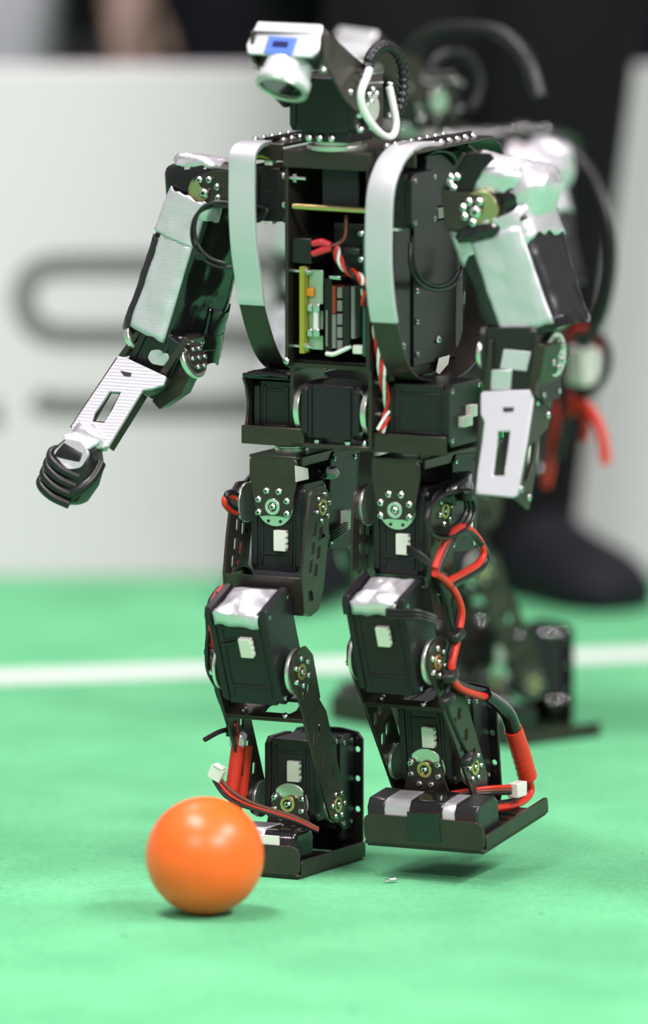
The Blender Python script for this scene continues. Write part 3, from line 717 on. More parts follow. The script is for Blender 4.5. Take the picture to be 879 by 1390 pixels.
# camera on the front of the head
Mc = T(P(398, 68, Y=-168)) @ Rz(-4) @ Rx(57)
m = MB(Mc); m.prism(rounded([(-54, -16, -22), (54, -16, -22), (54, -16, 22), (-54, -16, 22)], 8, 3), (0, 40, 0)); camb = m.build('camera_housing', 'plastic', robot, bevel=2, label='webcam housing with lens on the head')
m = MB(Mc); m.prism([(-50, -22, 23), (-56, -10, 23), (-50, 26, 23), (50, 26, 23), (56, -10, 23), (50, -22, 23)], (0, 0, 5)); sh = m.build('silver_shell', 'cam_shell', camb, bevel=3, seg=3)
m = MB(Mc); m.bx(-24, 20, -22, 4, 27, 30); m.build('blue_label', 'blue_label', camb, bevel=1)
m = MB(Mc); m.bx(-14, 10, -12, -3, 29.5, 31); m.build('dark_window', 'navy_label', camb, bevel=1)
m = MB(Mc); m.cyl((0, -16, -2), (0, -40, -2), 31, 33, n=40); m.cyl((0, -40, -2), (0, -54, -2), 36, 36, n=40); m.build('lens_barrel', 'cam_shell', camb, bevel=2)
m = MB(Mc); m.ring((0, -54, -2), (0, -1, 0), 36, 29, 5); m.build('lens_ring', 'horn', camb, bevel=1)
m = MB(Mc); m.cyl((0, -53, -2), (0, -55.5, -2), 29, n=40); m.build('lens', 'lens_glass', camb)
m = MB(Mc)
for x in (-50, 50): m.cyl((x, -16, -6), (x, -26, -6), 6, n=12)
m.build('mount_post', 'horn', camb)
m = MB(Mc); m.bx(40, 58, -10, 20, -16, 20); m.build('clip', 'anodized', camb, bevel=2)
m = MB(Mc); m.bx(-62, -48, -8, 14, -12, 14); m.build('clip', 'anodized', camb, bevel=2)
# cables on the head
cable(robot, [P(499, 94, X=60), P(502, 80, X=62), P(511, 68, X=62), P(523, 63, X=62), P(535, 69, X=62), P(544, 86, X=62), P(547, 112, X=62), P(544, 138, X=62), P(537, 158, X=60)], 8.5, 'black_cable', 'spiral_wrapped_cable', 10, 10, rf=lambda t: 0.86 + 0.16 * math.sin(t * 130))
cable(robot, [P(501, 94, X=66), P(497, 106, X=68), P(490, 124, X=70), P(491, 142, X=70), P(500, 162, X=72), P(513, 178, X=72), P(525, 186, X=72), P(534, 182, X=72), P(537, 166, X=70), P(533, 142, X=68), P(528, 118, X=64)], 5.2, 'white_cable', 'white_cable', 10, 8, label='white cable looping beside the head')

# ------------------------------------------------------------------ arms
import mathutils.noise as nz
class Sleeve:
    """padded arm cover: rounded box section swept from c0 (top) to c1 (bottom)"""
    def __init__(s, c0, c1, a0, b0, a1, b1, yaw, n=5.0, seed=0.0):
        s.c0, s.c1 = V(c0), V(c1); s.z = (s.c0 - s.c1).normalized()
        x = V((math.cos(rad(yaw)), math.sin(rad(yaw)), 0)); s.x = (x - s.z * x.dot(s.z)).normalized(); s.y = s.z.cross(s.x)
        s.h = (a0, b0, a1, b1); s.n = n; s.seed = seed
    def pt(s, u, t, off=0.0):
        """u: 0 at the front right corner, negative along the right face, positive along the front face (in face widths)"""
        a = s.h[0] + (s.h[2] - s.h[0]) * t; b = s.h[1] + (s.h[3] - s.h[1]) * t
        k = math.floor(u); f = u - k; k %= 4
        x, y = [(a - 2 * a * f, -b), (-a, -b + 2 * b * f), (-a + 2 * a * f, b), (a, b - 2 * b * f)][k]
        q = (abs(x / a) ** s.n + abs(y / b) ** s.n) ** (1 / s.n); x, y = x / q, y / q
        l = math.hypot(x, y); p = s.c0.lerp(s.c1, t)
        w = 2.4 * nz.noise(V((x * .05 + s.seed, y * .05, t * 5))) + 1.2 * nz.noise(V((x * .12, y * .12 + s.seed, t * 14)))
        return p + (s.x * x + s.y * y) * (1 + (w + off) / l)
    def patch(s, u0, u1, t0, t1, off, nu=16, nt=18, jag=0.0):
        m = MB(); g = []
        for j in range(nt + 1):
            row = []
            for i in range(nu + 1):
                u = u0 + (u1 - u0) * i / nu; t = t0 + (t1 - t0) * j / nt
                if jag and j in (0, nt): t += jag * nz.noise(V((u * 6, s.seed, t * 3)))
                row.append(m.v(s.pt(u, t, off)))
            g.append(row)
        for r0, r1 in zip(g, g[1:]):
            for i in range(nu): m.f([r0[i], r0[i + 1], r1[i + 1], r1[i]])
        return m
    def body(s, cap=True):
        m = MB(); rings = []
        for j in range(25):
            t = j / 24; rings.append([s.pt(4 * i / 56, t + (0.02 * nz.noise(V((i * .4, s.seed, 0))) if j == 24 else 0)) for i in range(56)])
        m.loft(rings); return m
def solid(o, th): sd = o.modifiers.new('solid', 'SOLIDIFY'); sd.thickness = th * U; sd.offset = 1; return o
def lump(name, c, sz, M, mt, parent, seed=0, amp=0.12, n=4.0):
    """rounded crumpled lump (superellipsoid)"""
    m = MB(T(c) @ M); rows = []
    def sp(a): return math.copysign(abs(math.cos(a)) ** (2 / n), math.cos(a)), math.copysign(abs(math.sin(a)) ** (2 / n), math.sin(a))
    R, Sg = 18, 36
    for j in range(1, R):
        ph = -math.pi / 2 + math.pi * j / R; cp, s_p = sp(ph); row = []
        for i in range(Sg):
            ct, st = sp(2 * math.pi * i / Sg); p = V((ct * cp, st * cp, s_p))
            w = 1 + amp * nz.noise(p * 1.7 + V((seed, 0, 0))) + amp * .5 * nz.noise(p * 5 + V((0, seed, 0)))
            row.append(m.v((p.x * sz[0] * w, p.y * sz[1] * w, p.z * sz[2] * w)))
        rows.append(row)
    b_ = m.v((0, 0, -sz[2])); t_ = m.v((0, 0, sz[2]))
    for i in range(Sg):
        m.f([b_, rows[0][(i + 1) % Sg], rows[0][i]]); m.f([t_, rows[-1][i], rows[-1][(i + 1) % Sg]])
    for r0, r1 in zip(rows, rows[1:]):
        for i in range(Sg): m.f([r0[i], r0[(i + 1) % Sg], r1[(i + 1) % Sg], r1[i]])
    return m.build(name, mt, parent, smooth=70)

# --- arm on the robot's right (picture left), raised forward
sbk = fpl('shoulder_bracket', [(258, 252), (264, 240), (284, 232), (322, 232), (322, 279), (292, 281), (276, 282), (268, 276)], -76, 4, 'anodized', robot, rnd=4)
fpl('bracket_arm', [(318, 236), (350, 236), (350, 290), (318, 277)], -74, 4, 'anodized_dark', sbk)
m = MB(); c = P(274, 262, Y=-76); m.cyl(c + V((0, 5, 0)), c + V((0, 10, 0)), 24, n=36); m.build('horn_disc', 'horn_gold', sbk, bevel=0.8)
m = MB(); c = P(271, 262, Y=-77); m.prism(rounded([P(x, y, Y=-77) for x, y in ((259, 254), (262, 246), (270, 243), (272, 254), (284, 258), (283, 269), (272, 274), (263, 272), (258, 264))], 3, 3), (0, -2, 0)); m.build('horn_crescent', 'horn_gold', sbk, bevel=0.5)
screws(sbk, [(P(x, y, Y=-77), (0, -1, 0)) for x, y in ((271, 244), (284, 244), (295, 254), (296, 269), (288, 279), (274, 279))], 4.6, 4)
screws(sbk, [(P(277, 262, Y=-79), (0, -1, 0))], 6.5, 5, 'centre_screw')
sv = lump('shoulder_roll_servo', P(272, 262, Y=-28), (38, 38, 44), Ry(-6), 'gloss_black', robot, 1, 0.03, 6)
lump('foil_cap', P(280, 222, Y=-28), (38, 36, 12), Ry(4) @ Rx(-8), 'foil', sv, 4, 0.16, 3)
m = MB(); m.prism([P(x, y, Y=-64) for x, y in ((250, 226), (258, 222), (256, 262), (246, 264))], (0, 12, 0)); m.build('foil_strip', 'foil', sv, bevel=1)
SL = Sleeve(P(286, 268, Y=-30), P(235, 452, Y=-30), 38, 52, 44, 66, -13, seed=2.0)
ua = SL.body().build('upper_arm', 'gloss_black', robot, smooth=60, label='black padded upper arm sleeve patched with silver tape')
solid(SL.patch(0.04, 0.74, 0.28, 0.985, 1.2, jag=.02).build('silver_tape', 'silver_tape', ua, smooth=60), 1.2)
solid(SL.patch(-0.02, 1.02, -0.02, 0.30, 2.0, jag=.03).build('silver_tape', 'silver_tape', ua, smooth=60), 1.4)
solid(SL.patch(-0.30, 0.10, -0.03, 0.10, 2.6, jag=.04).build('foil_tape', 'foil', ua, smooth=60), 1.4)
solid(SL.patch(0.73, 1.4, 0.34, 1.03, 1.0, jag=.03).build('black_tape', 'black_tape', ua, smooth=60), 1.2)
solid(SL.patch(-1.5, 0.02, 0.93, 1.05, 1.4, jag=.06).build('film_hem', 'gloss_black', ua, smooth=60), 1.0)
solid(SL.patch(-1.9, -0.55, 0.75, 1.16, 1.0, jag=.08).build('film_hem', 'gloss_black', ua, smooth=60), 1.0)
c = [P(318, 282, Y=-92), P(290, 280, Y=-98), P(268, 290, Y=-104), P(260, 315, Y=-108), P(266, 340, Y=-108), P(282, 356, Y=-106), P(302, 363, Y=-104), P(318, 362, Y=-100)]
cable(robot, c, 2.6, 'black_cable'); cable(robot, [p + V((6, -3, 6)) for p in c[:-1]], 2.4, 'black_cable')
m = MB(); m.box(P(273, 348, Y=-108), (14, 6, 10)); m.build('cable_clip', 'black_cable', robot, bevel=1.5)
cable(robot, [P(330, 296, Y=-70), P(345, 300, Y=-80), P(356, 296, Y=-80), P(362, 284, Y=-78), P(350, 280, Y=-74)], 3, 'black_cable')
# elbow and forearm
def arm_plane(px, py, d=0.0): return P(px, py, Y=-96 + d)
eb = servo(robot, T(P(222, 484, Y=-60)) @ Ry(32) @ Rx(10), 66, 56, 96, 'elbow_servo', mt='plastic', tall=False)
for pts, yy in ((((186, 447), (192, 449), (168, 485), (160, 483)), -92), (((249, 457), (256, 462), (222, 513), (214, 509)), -98)):
    m = MB(); m.prism([P(x, y, Y=yy) for x, y in pts], (0, 46, 0)); m.build('elbow_rail', 'anodized', eb, bevel=0.8)
m = MB(); m.prism([P(x, y, Y=-84) for x, y in ((198, 450), (246, 458), (234, 476), (190, 466))], (0, 5, 0)); m.build('silver_tape', 'silver_tape', eb, bevel=0.8)
m = MB(); m.prism(rounded([P(x, y, Y=-94) for x, y in ((204, 476), (214, 474), (227, 480), (230, 488), (222, 497), (206, 494), (200, 486))], 4, 3), (0, 8, 0)); m.build('tape_patch', 'foil', eb, bevel=1)
fpl('elbow_plate', [(222, 512), (258, 462), (262, 500), (245, 536), (216, 556), (206, 545), (212, 528)], -82, 30, 'anodized', eb, bevel=1.2)
c = P(267, 486, Y=-70)
m = MB(); nn_ = V((0.93, -0.1, 0.36)); m.cyl(c - nn_ * 10, c - nn_ * 3, 26, n=36); m.build('horn_disc', 'horn', eb, bevel=1)
m = MB(); m.cyl(c - nn_ * 3, c + nn_ * 2, 20, n=30); m.build('horn_cap', 'anodized', eb, bevel=1)
x_, y_, z_ = basis(nn_); screws(eb, [(c + nn_ * 2 + (x_ * math.cos(rad(t)) + y_ * math.sin(rad(t))) * 14, nn_) for t in range(0, 360, 60)] + [(c + nn_ * 2, nn_)], 4, 4)
c = P(181, 458, Y=-80); m = MB(); m.cyl(c - nn_ * 4, c + nn_ * 4, 16, n=30); m.build('horn_disc', 'horn', eb, bevel=1)
def tilted(name, pts, y0, py0, k, th, mt, parent, holes=(), bevel=0.6, **kw):
    """plate whose lower end leans forward: Y falls by k per pixel below py0"""
    q = lambda p: P(p[0], p[1], Y=y0 - k * (p[1] - py0))
    n = V((0, 1, -k)).normalized() * th
    m = MB(); m.prism([q(p) for p in pts], n, [[q(p) for p in h] for h in holes]); return m.build(name, mt, parent, bevel=bevel, **kw)
FA = [(160, 484), (170, 485), (225, 511), (221, 522), (206, 527), (193, 529), (186, 540), (146, 606), (139, 608), (97, 584), (97, 578)]
fa = tilted('forearm', FA, -98, 485, 0.6, 5, 'tape_pale', robot, holes=[[(148, 531), (164, 532), (156, 548), (152, 556), (141, 574), (124, 572), (128, 560), (140, 543)]], bevel=0.8, label='silver taped forearm plate with a long slot')
tilted('dark_hole', [(163, 503), (178, 506), (177, 511), (168, 510)], -99, 485, 0.6, 3, 'socket', fa, bevel=0)
tilted('under_frame', [(164, 490), (220, 514), (190, 534), (146, 604), (103, 582)], -91, 485, 0.6, 4, 'anodized_dark', fa, holes=[[(150, 533), (162, 534), (142, 572), (128, 571)]], bevel=0.8)
for e in (((225, 512), (205, 528), (191, 532), (145, 606)), ((160, 486), (97, 581))):
    m = MB()
    for p, q in zip(e, e[1:]):
        a_, b_ = P(*p, Y=-93 - .6 * (p[1] - 485)), P(*q, Y=-93 - .6 * (q[1] - 485)); nn = V((b_.z - a_.z, 0, a_.x - b_.x)).normalized() * 3
        m.prism([a_, b_, b_ + nn, a_ + nn], (0, 20, -9))
    m.build('side_rail', 'anodized', fa, bevel=0.6)
lump('wrist_tape', P(124, 592, Y=-162), (26, 12, 13), Ry(30), 'foil', fa, 9, 0.18, 3)
# black rubber fist with silver tape on the back of the hand
Mh = T(P(101, 637, Y=-178)) @ Ry(20) @ Rx(-6)
m = MB(Mh); ps_ = [(-20, 40), (20, 40), (34, 18), (36, -10), (28, -40), (14, -46), (-22, -46), (-34, -26), (-36, 12)]
m.loft([[(x * k, y, z * k) for x, z in ps_] for y, k in ((-30, .72), (-22, .95), (0, 1.0), (20, .95), (28, .7))])
fist = m.build('fist', 'plastic', robot, bevel=5, seg=3, label='black ribbed fist with silver tape on its back')
for k in range(4):
    m = MB(Mh); z = -33 + k * 13; m.tube([(22, -25, z - 8), (-4, -30, z - 7), (-26, -25, z - 1), (-35, -8, z + 6), (-33, 14, z + 8)], 6.6, 10, 5); m.build('finger', 'plastic', fist, smooth=60)
m = MB(Mh); m.tube([(32, 2, 22), (36, -14, 4), (32, -26, -12), (22, -29, -26)], 7.5, 10, 5); m.build('thumb', 'plastic', fist, smooth=60)
m = MB(Mh); m.prism(rounded([(-26, -29, 14), (4, -33, 2), (22, -31, 12), (24, -28, 34), (6, -26, 44), (-14, -26, 40)], 6, 3), (0, 6, 0)); m.build('silver_tape', 'foil', fist, bevel=2)
m = MB(Mh); m.prism(rounded([(-24, -26, 36), (22, -26, 38), (18, 10, 46), (-14, 10, 46)], 6, 3), (0, 2, 5)); m.build('silver_tape', 'foil', fist, bevel=2)

# --- arm on the robot's left (picture right), hanging
b2 = fpl('shoulder_bracket', [(598, 259), (668, 262), (676, 275), (672, 292), (655, 304), (625, 316), (604, 314)], -84, 4, 'anodized', robot, rnd=5)
fpl('upper_flange', [(598, 258), (628, 209), (632, 207), (664, 208), (670, 216), (655, 230), (640, 258)], -78, 4, 'anodized_dark', b2, rnd=3)
m = MB(); m.prism([P(x, y, Y=-82) for x, y in ((596, 258), (627, 208), (631, 209), (601, 260))], (0, 60, 0)); m.build('flange_edge', 'anodized', b2, bevel=1)
screws(b2, [(P(x, y, Y=-80), (0, -1, 0)) for x, y in ((611, 248), (613, 241), (621, 240), (616, 255))], 5, 5)
m = MB(); c = P(652, 284, Y=-84); m.cyl(c + V((0, -0.5, 0)), c + V((0, 8, 0)), 25, n=36); m.build('horn_disc', 'horn_gold', b2, bevel=0.8)
fpl('bracket_face', [(600, 262), (652, 265), (655, 282), (640, 303), (625, 312), (606, 311)], -87, 3, 'anodized', b2, rnd=5)
screws(b2, [(P(x, y, Y=-87), (0, -1, 0)) for x, y in ((629, 282), (637, 274), (651, 274), (631, 294), (642, 302))], 5.2, 4.5)
screws(b2, [(P(646, 288, Y=-87), (0, -1, 0))], 8, 6, 'centre_screw')
s2 = lump('shoulder_roll_servo', P(670, 285, Y=-40), (50, 34, 50), Ry(14), 'gloss_black', robot, 3, 0.05, 5)
lump('silver_tape', P(674, 240, Y=-40), (54, 36, 27), Ry(8) @ Rx(8), 'foil', s2, 5.5, 0.09, 3.4)
lump('silver_tape', P(722, 264, Y=-30), (30, 40, 44), Ry(24), 'foil', s2, 8.5, 0.10, 3.2)
SR = Sleeve(P(683, 300, Y=-30), P(731, 446, Y=-30), 62, 50, 62, 44, -6, seed=7.0)
ub = SR.body().build('upper_arm', 'black_tape', robot, smooth=60, label='black padded upper arm sleeve with a wide silver tape strip')
solid(SR.patch(-1.0, 1.1, -0.04, 0.24, 1.6, 26, 8, jag=.10).build('silver_tape', 'foil', ub, smooth=60), 1.4)
solid(SR.patch(0.06, 0.70, 0.10, 1.0, 2.6, jag=.03).build('silver_tape', 'silver_tape', ub, smooth=60), 1.4)
solid(SR.patch(-0.9, 0.9, 0.97, 1.06, 1.2, jag=.05).build('film_hem', 'gloss_black', ub, smooth=60), 1.2)
lump('film_wad', P(652, 315, Y=-80), (36, 10, 10), Ry(-14), 'gloss_black', ub, 14, 0.25, 2.6)
lump('film_wad', P(690, 302, Y=-74), (26, 9, 16), Ry(-30), 'gloss_black', ub, 16, 0.2, 2.6)
# elbow, forearm
e2 = servo(robot, T(P(706, 492, Y=-52)) @ Ry(-5), 84, 62, 100, 'elbow_servo', mt='plastic', tall=False)
m = MB(); m.prism([P(x, y, Y=-84) for x, y in ((683, 474), (720, 478), (714, 504), (678, 500))], (0, 4, 0)); m.build('silver_tape', 'silver_tape', e2, bevel=0.8)
m = MB(); m.prism([P(x, y, Y=-86) for x, y in ((666, 502), (694, 502), (692, 530), (662, 530))], (0, 5, 0)); m.build('tape_patch', 'foil', e2, bevel=1)
fpl('elbow_rail', [(662, 462), (668, 462), (664, 534), (657, 532)], -88, 50, 'anodized', e2)
fpl('elbow_rail', [(726, 466), (740, 470), (728, 538), (716, 534)], -88, 50, 'anodized', e2)
spl('elbow_side', [(741, 470), (768, 462), (772, 480), (764, 510), (753, 520), (748, 556), (726, 536)], 318, 4, 'anodized', e2, bevel=1)
c = P(757, 481, X=322); m = MB(); m.cyl(c - V((9, 0, 0)), c - V((2, 0, 0)), 30, n=36); m.build('horn_disc', 'horn', e2, bevel=1)
screws(e2, [(c + V((0, 18 * math.cos(rad(t)), 18 * math.sin(rad(t)))), (1, 0, 0)) for t in range(30, 390, 60)] + [(c, (1, 0, 0))], 5, 4)
c = P(660, 480, Y=-70); m = MB(); m.cyl(c - V((6, 0, 0)), c, 20, n=30); m.build('horn_disc', 'horn', e2, bevel=1)
FB = [(652, 534), (656, 531), (718, 529), (723, 540), (714, 600), (701, 672), (696, 675), (645, 670), (648, 640), (654, 600), (657, 572), (652, 562)]
f2 = tilted('forearm', FB, -92, 530, 0.35, 5, 'tape_pale', robot, holes=[[(675, 585), (692, 585), (684, 646), (668, 646)]], bevel=0.8, label='silver taped open forearm frame with a long slot')
tilted('dark_hole', [(682, 553), (697, 553), (696, 558), (683, 559)], -93, 530, 0.35, 3, 'socket', f2, bevel=0)
Xe = P(721, 536, Y=-90).x
spl('side_plate', [(723, 537), (729, 533), (742, 551), (747, 566), (744, 580), (733, 592), (727, 640), (718, 692), (701, 677), (712, 610)], Xe, 5, 'anodized', f2, holes=[[(726, 600), (723, 630), (716, 652), (710, 656), (717, 606)]], bevel=0.8)
a_, b_ = P(645, 670, Y=-140), P(701, 675, Y=-140)
m = MB(); m.prism([a_, b_, b_ + V((0, 44, -2)), a_ + V((0, 44, -2))], (0, 0, 4)); m.build('end_plate', 'anodized', f2, bevel=0.8)
spl('side_plate', [(653, 540), (674, 540), (664, 680), (646, 672)], P(652, 600, Y=-90).x + 4, 4, 'anodized', f2, bevel=0.8)
screws(f2, [(P(x, y, X=Xe), (1, 0, 0)) for x, y in ((728, 546), (742, 563), (705, 664), (716, 675))], 5, 4.5)

# ------------------------------------------------------------------ cables on the legs
def pair(pts, r=4.6, off=(3, 3, 7), ca='red_cable', cb='black_cable', parent=robot):
    cable(parent, pts, r, ca); cable(parent, [p + V(off) for p in pts], r, cb)
XL = -160
pair([P(x, y, X=XL + 12) for x, y in ((336, 706), (326, 698), (314, 694), (305, 684), (306, 675), (315, 674), (324, 682), (333, 694))], 4.2, (2, 2, 5))
cable(robot, [P(x, y, X=XL + 10) for x, y in ((340, 646), (331, 660), (328, 680), (332, 700), (338, 720))], 3.4, 'black_cable')
cable(robot, [P(x, y, X=XL + 6) for x, y in ((330, 728), (324, 752), (319, 775), (308, 792), (296, 806))], 4.2, 'red_cable')
m = MB()
for k in range(4):
    c = P(321 + 2 * k, 784 + (k % 2) * 3, X=XL + 8 + 4 * k); r = 15 + 3 * k
    m.tube([c + V((0, r * 1.3 * math.cos(rad(t)), r * .8 * math.sin(rad(t)))) for t in range(0, 360, 30)], 2.4, 6, 4, closed=True)
m.build('cable_coil', 'black_cable', robot, smooth=60)
pair([P(x, y, X=XL) for x, y in ((303, 798), (291, 814), (287, 838), (288, 864), (291, 888), (295, 912), (300, 938), (308, 960), (316, 985))], 4.6, (-7, 5, -2))
cable(robot, [P(x, y, X=XL - 4) for x, y in ((290, 828), (284, 850), (281, 880), (282, 906), (288, 922), (296, 934))], 3.6, 'black_cable')
m = MB(); a = P(289, 884, X=XL - 2); m.box(a, (16, 26, 9)); m.build('cable_tie', 'black_cable', robot, bevel=2)
for k in range(3):
    cable(robot, [P(331, 860 + 5 * k, Y=-150), P(318, 862 + 5 * k, Y=-152), P(302, 864 + 5 * k, Y=-150), P(290, 854 + 6 * k, Y=-142)], 2, 'black_cable')
cable(robot, [P(x, y, X=-150) for x, y in ((316, 980), (319, 996), (321, 1012))], 6, 'red_cable')
m = MB(); m.tube([P(278, 1004, X=-160), P(296, 994, X=-158), P(312, 990, X=-154), P(324, 991, X=-148)], 3.6, 8, 5); m.box(P(317, 992, X=-152), (14, 18, 14)); m.build('cable_tie', 'black_cable', robot, smooth=50)
for a, b, c in (((323, 1012), (318, 1050), (313, 1082)), ((333, 1012), (329, 1052), (324, 1096))):
    m = MB(); m.tube([P(*a, X=-150), P(*b, X=-152), P(*c, X=-154)], 9.5, 12, 12, rf=lambda t: 1 + 0.05 * math.sin(t * 70) * (t > .4)); m.build('red_connector', 'red_rubber', robot, smooth=60, label='red rubber sleeved battery connector')
for a in ((313, 1083), (324, 1097)): cable(robot, [P(*a, X=-154), P(a[0] + 6, a[1] + 22, X=-150), P(a[0] + 16, a[1] + 36, X=-146)], 4, 'black_cable')
lump('shrink_wrap', P(323, 1004, X=-150), (12, 9, 12), Ry(0), 'foil', robot, 21, .15, 2.5)
m = MB(T(P(294, 1050, Y=-80)) @ Ry(24)); m.bx(-10, 10, -6, 6, -9, 9); m.bx(-8, 8, -7, 7, 9, 12); m.build('plug', 'white_plastic', robot, bevel=1.2, label='loose white balance plug')
for k, cn in enumerate(('black_cable', 'red_cable', 'brown_cable')):
    cable(robot, [P(290 + 5 * k, 1059, Y=-80), P(305 + 5 * k, 1080 - 3 * k, Y=-84), P(330 + 4 * k, 1094 - 3 * k, Y=-80), P(365, 1104 - 3 * k, Y=-74), P(400, 1115 - 3 * k, Y=-66), P(432, 1129 - 2 * k, Y=-56)], 2.6, cn)
m = MB(); m.prism([P(x, y, X=-50) for x, y in ((400, 632), (417, 636), (418, 650), (401, 654))], (1, 0, 0)); m.build('paper_tag', 'white_plastic', robot)
lump('film_wrap', P(446, 642, X=-46), (5, 26, 9), Rx(-10), 'gloss_black', robot, 31, .2, 3)
m = MB()
for k in range(4): m.tube([P(449, 722 + 4 * k, X=-44), P(462, 714 + 4 * k, X=-40), P(474, 708 + 3 * k, X=-44)], 2, 6, 4)
m.build('cable_bundle', 'black_cable', robot, smooth=60)
# swing leg
XS = 166
m = MB()
for k in range(3):
    c = P(608 + 3 * k, 694 + 2 * k, X=XS - 6 + 5 * k); m.tube([c + V((0, (60 + 6 * k) * math.cos(rad(t)) - 6, (24 + 3 * k) * math.sin(rad(t)))) for t in range(0, 360, 24)], 3, 6, 4, closed=True)
m.build('cable_coil', 'black_cable', robot, smooth=60)
lump('tie_knob', P(633, 672, X=XS + 8), (9, 9, 9), Ry(0), 'black_cable', robot, 3, .1, 2.4)
lump('film_wrap', P(615, 664, X=150), (18, 44, 14), Rx(14), 'gloss_black', robot, 33, .2, 3)
pair([P(x, y, X=XS) for x, y in ((590, 772), (597, 752), (606, 734), (618, 719), (632, 716), (646, 728), (656, 748), (650, 764), (632, 776), (606, 790))], 5.2, (0, 8, -7))
pair([P(x, y, X=XS) for x, y in ((590, 778), (604, 788), (618, 806), (626, 830), (623, 856), (618, 880), (613, 905), (617, 928), (636, 940), (662, 947))], 5.2, (-6, 4, 6))
cable(robot, [P(x, y, X=XS - 4) for x, y in ((596, 790), (606, 815), (611, 840), (616, 868), (612, 900), (608, 930), (606, 958), (618, 990), (632, 1020), (640, 1036))], 3.4, 'black_cable')
for x, y in ((620, 862), (611, 918), (606, 950), (636, 1030)): lump('cable_tie', P(x, y, X=XS + 2), (9, 14, 7), Rx(20), 'black_cable', robot, x, .1, 3)
m = MB(); m.tube([P(660, 944, X=XS + 2), P(674, 954, X=XS + 2), P(688, 968, X=XS + 2), P(697, 992, X=XS + 2)], 10, 12, 6, rf=lambda t: .8 + .35 * t); m.build('shrink_wrap', 'gloss_black', robot, smooth=60)
m = MB(); m.tube([P(696, 990, X=XS + 2), P(706, 1020, X=XS + 2), P(716, 1056, X=XS + 2)], 13, 14, 14, rf=lambda t: 1 + 0.05 * math.sin(t * 60) * (t > .5)); m.build('red_connector', 'red_rubber', robot, smooth=60, label='red rubber sleeved battery connector')
pair([P(x, y, X=XS + 2) for x, y in ((716, 1056), (721, 1072), (712, 1086), (694, 1094), (670, 1098))], 5, (-6, 8, 4), 'red_cable', 'black_cable')
m = MB(T(P(700, 1072, X=XS + 10)) @ Rz(90)); m.bx(-10, 18, -8, 8, -10, 10); m.build('plug', 'white_plastic', robot, bevel=1.4, label='white balance plug of the battery')
for k, cn in enumerate(('red_cable', 'brown_cable', 'black_cable')):
    cable(robot, [P(692, 1068 + 4 * k, X=XS + 8), P(668, 1069 + 4 * k, X=XS), P(640, 1072 + 3 * k, X=XS - 20), P(612, 1076 + 3 * k, X=XS - 44)], 3, cn)
for k in range(3):
    cable(robot, [P(524, 828 + 5 * k, Y=-124), P(545, 829 + 5 * k, Y=-128), P(570, 830 + 5 * k, Y=-128), P(592, 838 + 4 * k, Y=-118)], 2.6, 'black_cable')
    cable(robot, [P(553, 742 + 4 * k, Y=-66), P(566, 748 + 4 * k, Y=-76), P(580, 758 + 3 * k, Y=-80), P(594, 768 + 3 * k, Y=-80)], 2.6, 'black_cable')

# ------------------------------------------------------------------ second robot, behind and out of focus
R2 = Frame(ground(600, 992), rad(50)); S2 = 0.89
robot2 = empty('humanoid_robot', R2.O, -R2.psi); robot2.scale = (S2, S2, S2)
def Q2(x, y, Y): return R2.P(x, y, Y=Y * S2) / S2
tag(robot2, 'second black humanoid robot standing behind the walking robot near the white line', 'robot', 'football robots')
LEG_PARTS = {'hip_bracket', 'hip_roll_servo', 'hip_pitch_servo', 'thigh_plate', 'knee_servo', 'shin_bracket', 'ankle_bracket', 'ankle_roll_servo', 'ankle_front_plate', 'ankle_pitch_servo', 'heel_bracket', 'foot', 'battery_pack', 'cable_coil', 'cable_tie', 'red_connector', 'shrink_wrap', 'plug', 'paper_tag', 'film_wrap', 'cable_bundle', 'tie_knob', 'cable', 'ribbon_cable', 'cable_clip', 'white_cable'}
ARM = {'shoulder_bracket', 'shoulder_roll_servo', 'upper_arm', 'elbow_servo', 'forearm', 'fist'}
ALL = list(COL.objects)
KIDS = {}
for o in ALL:
    if o.parent: KIDS.setdefault(o.parent.name, []).append(o)
DROP = V((0, 0, 0))
def copy_tree(o, parent, mirror=False):
    c = o.copy(); COL.objects.link(c); c.parent = parent
    for k in KIDS.get(o.name, []):
        if not k.name.startswith(('blue_label', 'dark_window')): copy_tree(k, c)
    return c
for o in KIDS[robot.name]:
    base = o.name.split('.')[0]
    if base in LEG_PARTS: continue
    if base in ARM:
        if V(o['c']).x < 0: continue
        c = copy_tree(o, robot2); c.location = V(o.location) + DROP
        c = copy_tree(o, robot2); l = V(o.location) + DROP; c.location = (-l.x, l.y, l.z); c.scale = (-1, 1, 1)
    else:
        c = copy_tree(o, robot2); c.location = V(o.location) + DROP
leg(robot2, 91, 1, (-33, 497), (-45, 285), (66, 88), 0, 22, tape=False)
leg(robot2, -90, -1, (-33, 497), (-66, 285), (44, 88), 0, 22, tape=False)
Q = lambda x, y: Q2(x, y, 170)
m = MB(); c = Q(790, 497); m.box(c, (44, 34, 62)); m.build('battery_plug', 'white_plastic', robot2, bevel=4, label='blurred white block hanging from the back of the robot')
for pts, r, mt in (([(775, 452), (800, 448), (822, 468), (824, 500), (808, 528), (786, 540)], 7, 'black_cable'), ([(768, 462), (782, 446), (806, 452), (818, 474)], 7, 'red_cable'),
                   ([(770, 560), (790, 548), (806, 566), (816, 590), (822, 630)], 9, 'red_rubber'), ([(772, 536), (788, 556), (796, 580), (792, 598)], 7, 'red_cable'), ([(748, 540), (752, 580), (746, 630), (740, 660)], 7, 'red_cable'), ([(765, 545), (764, 580), (756, 620)], 7, 'black_cable')):
    cable(robot2, [Q(*p) for p in pts], r, mt)
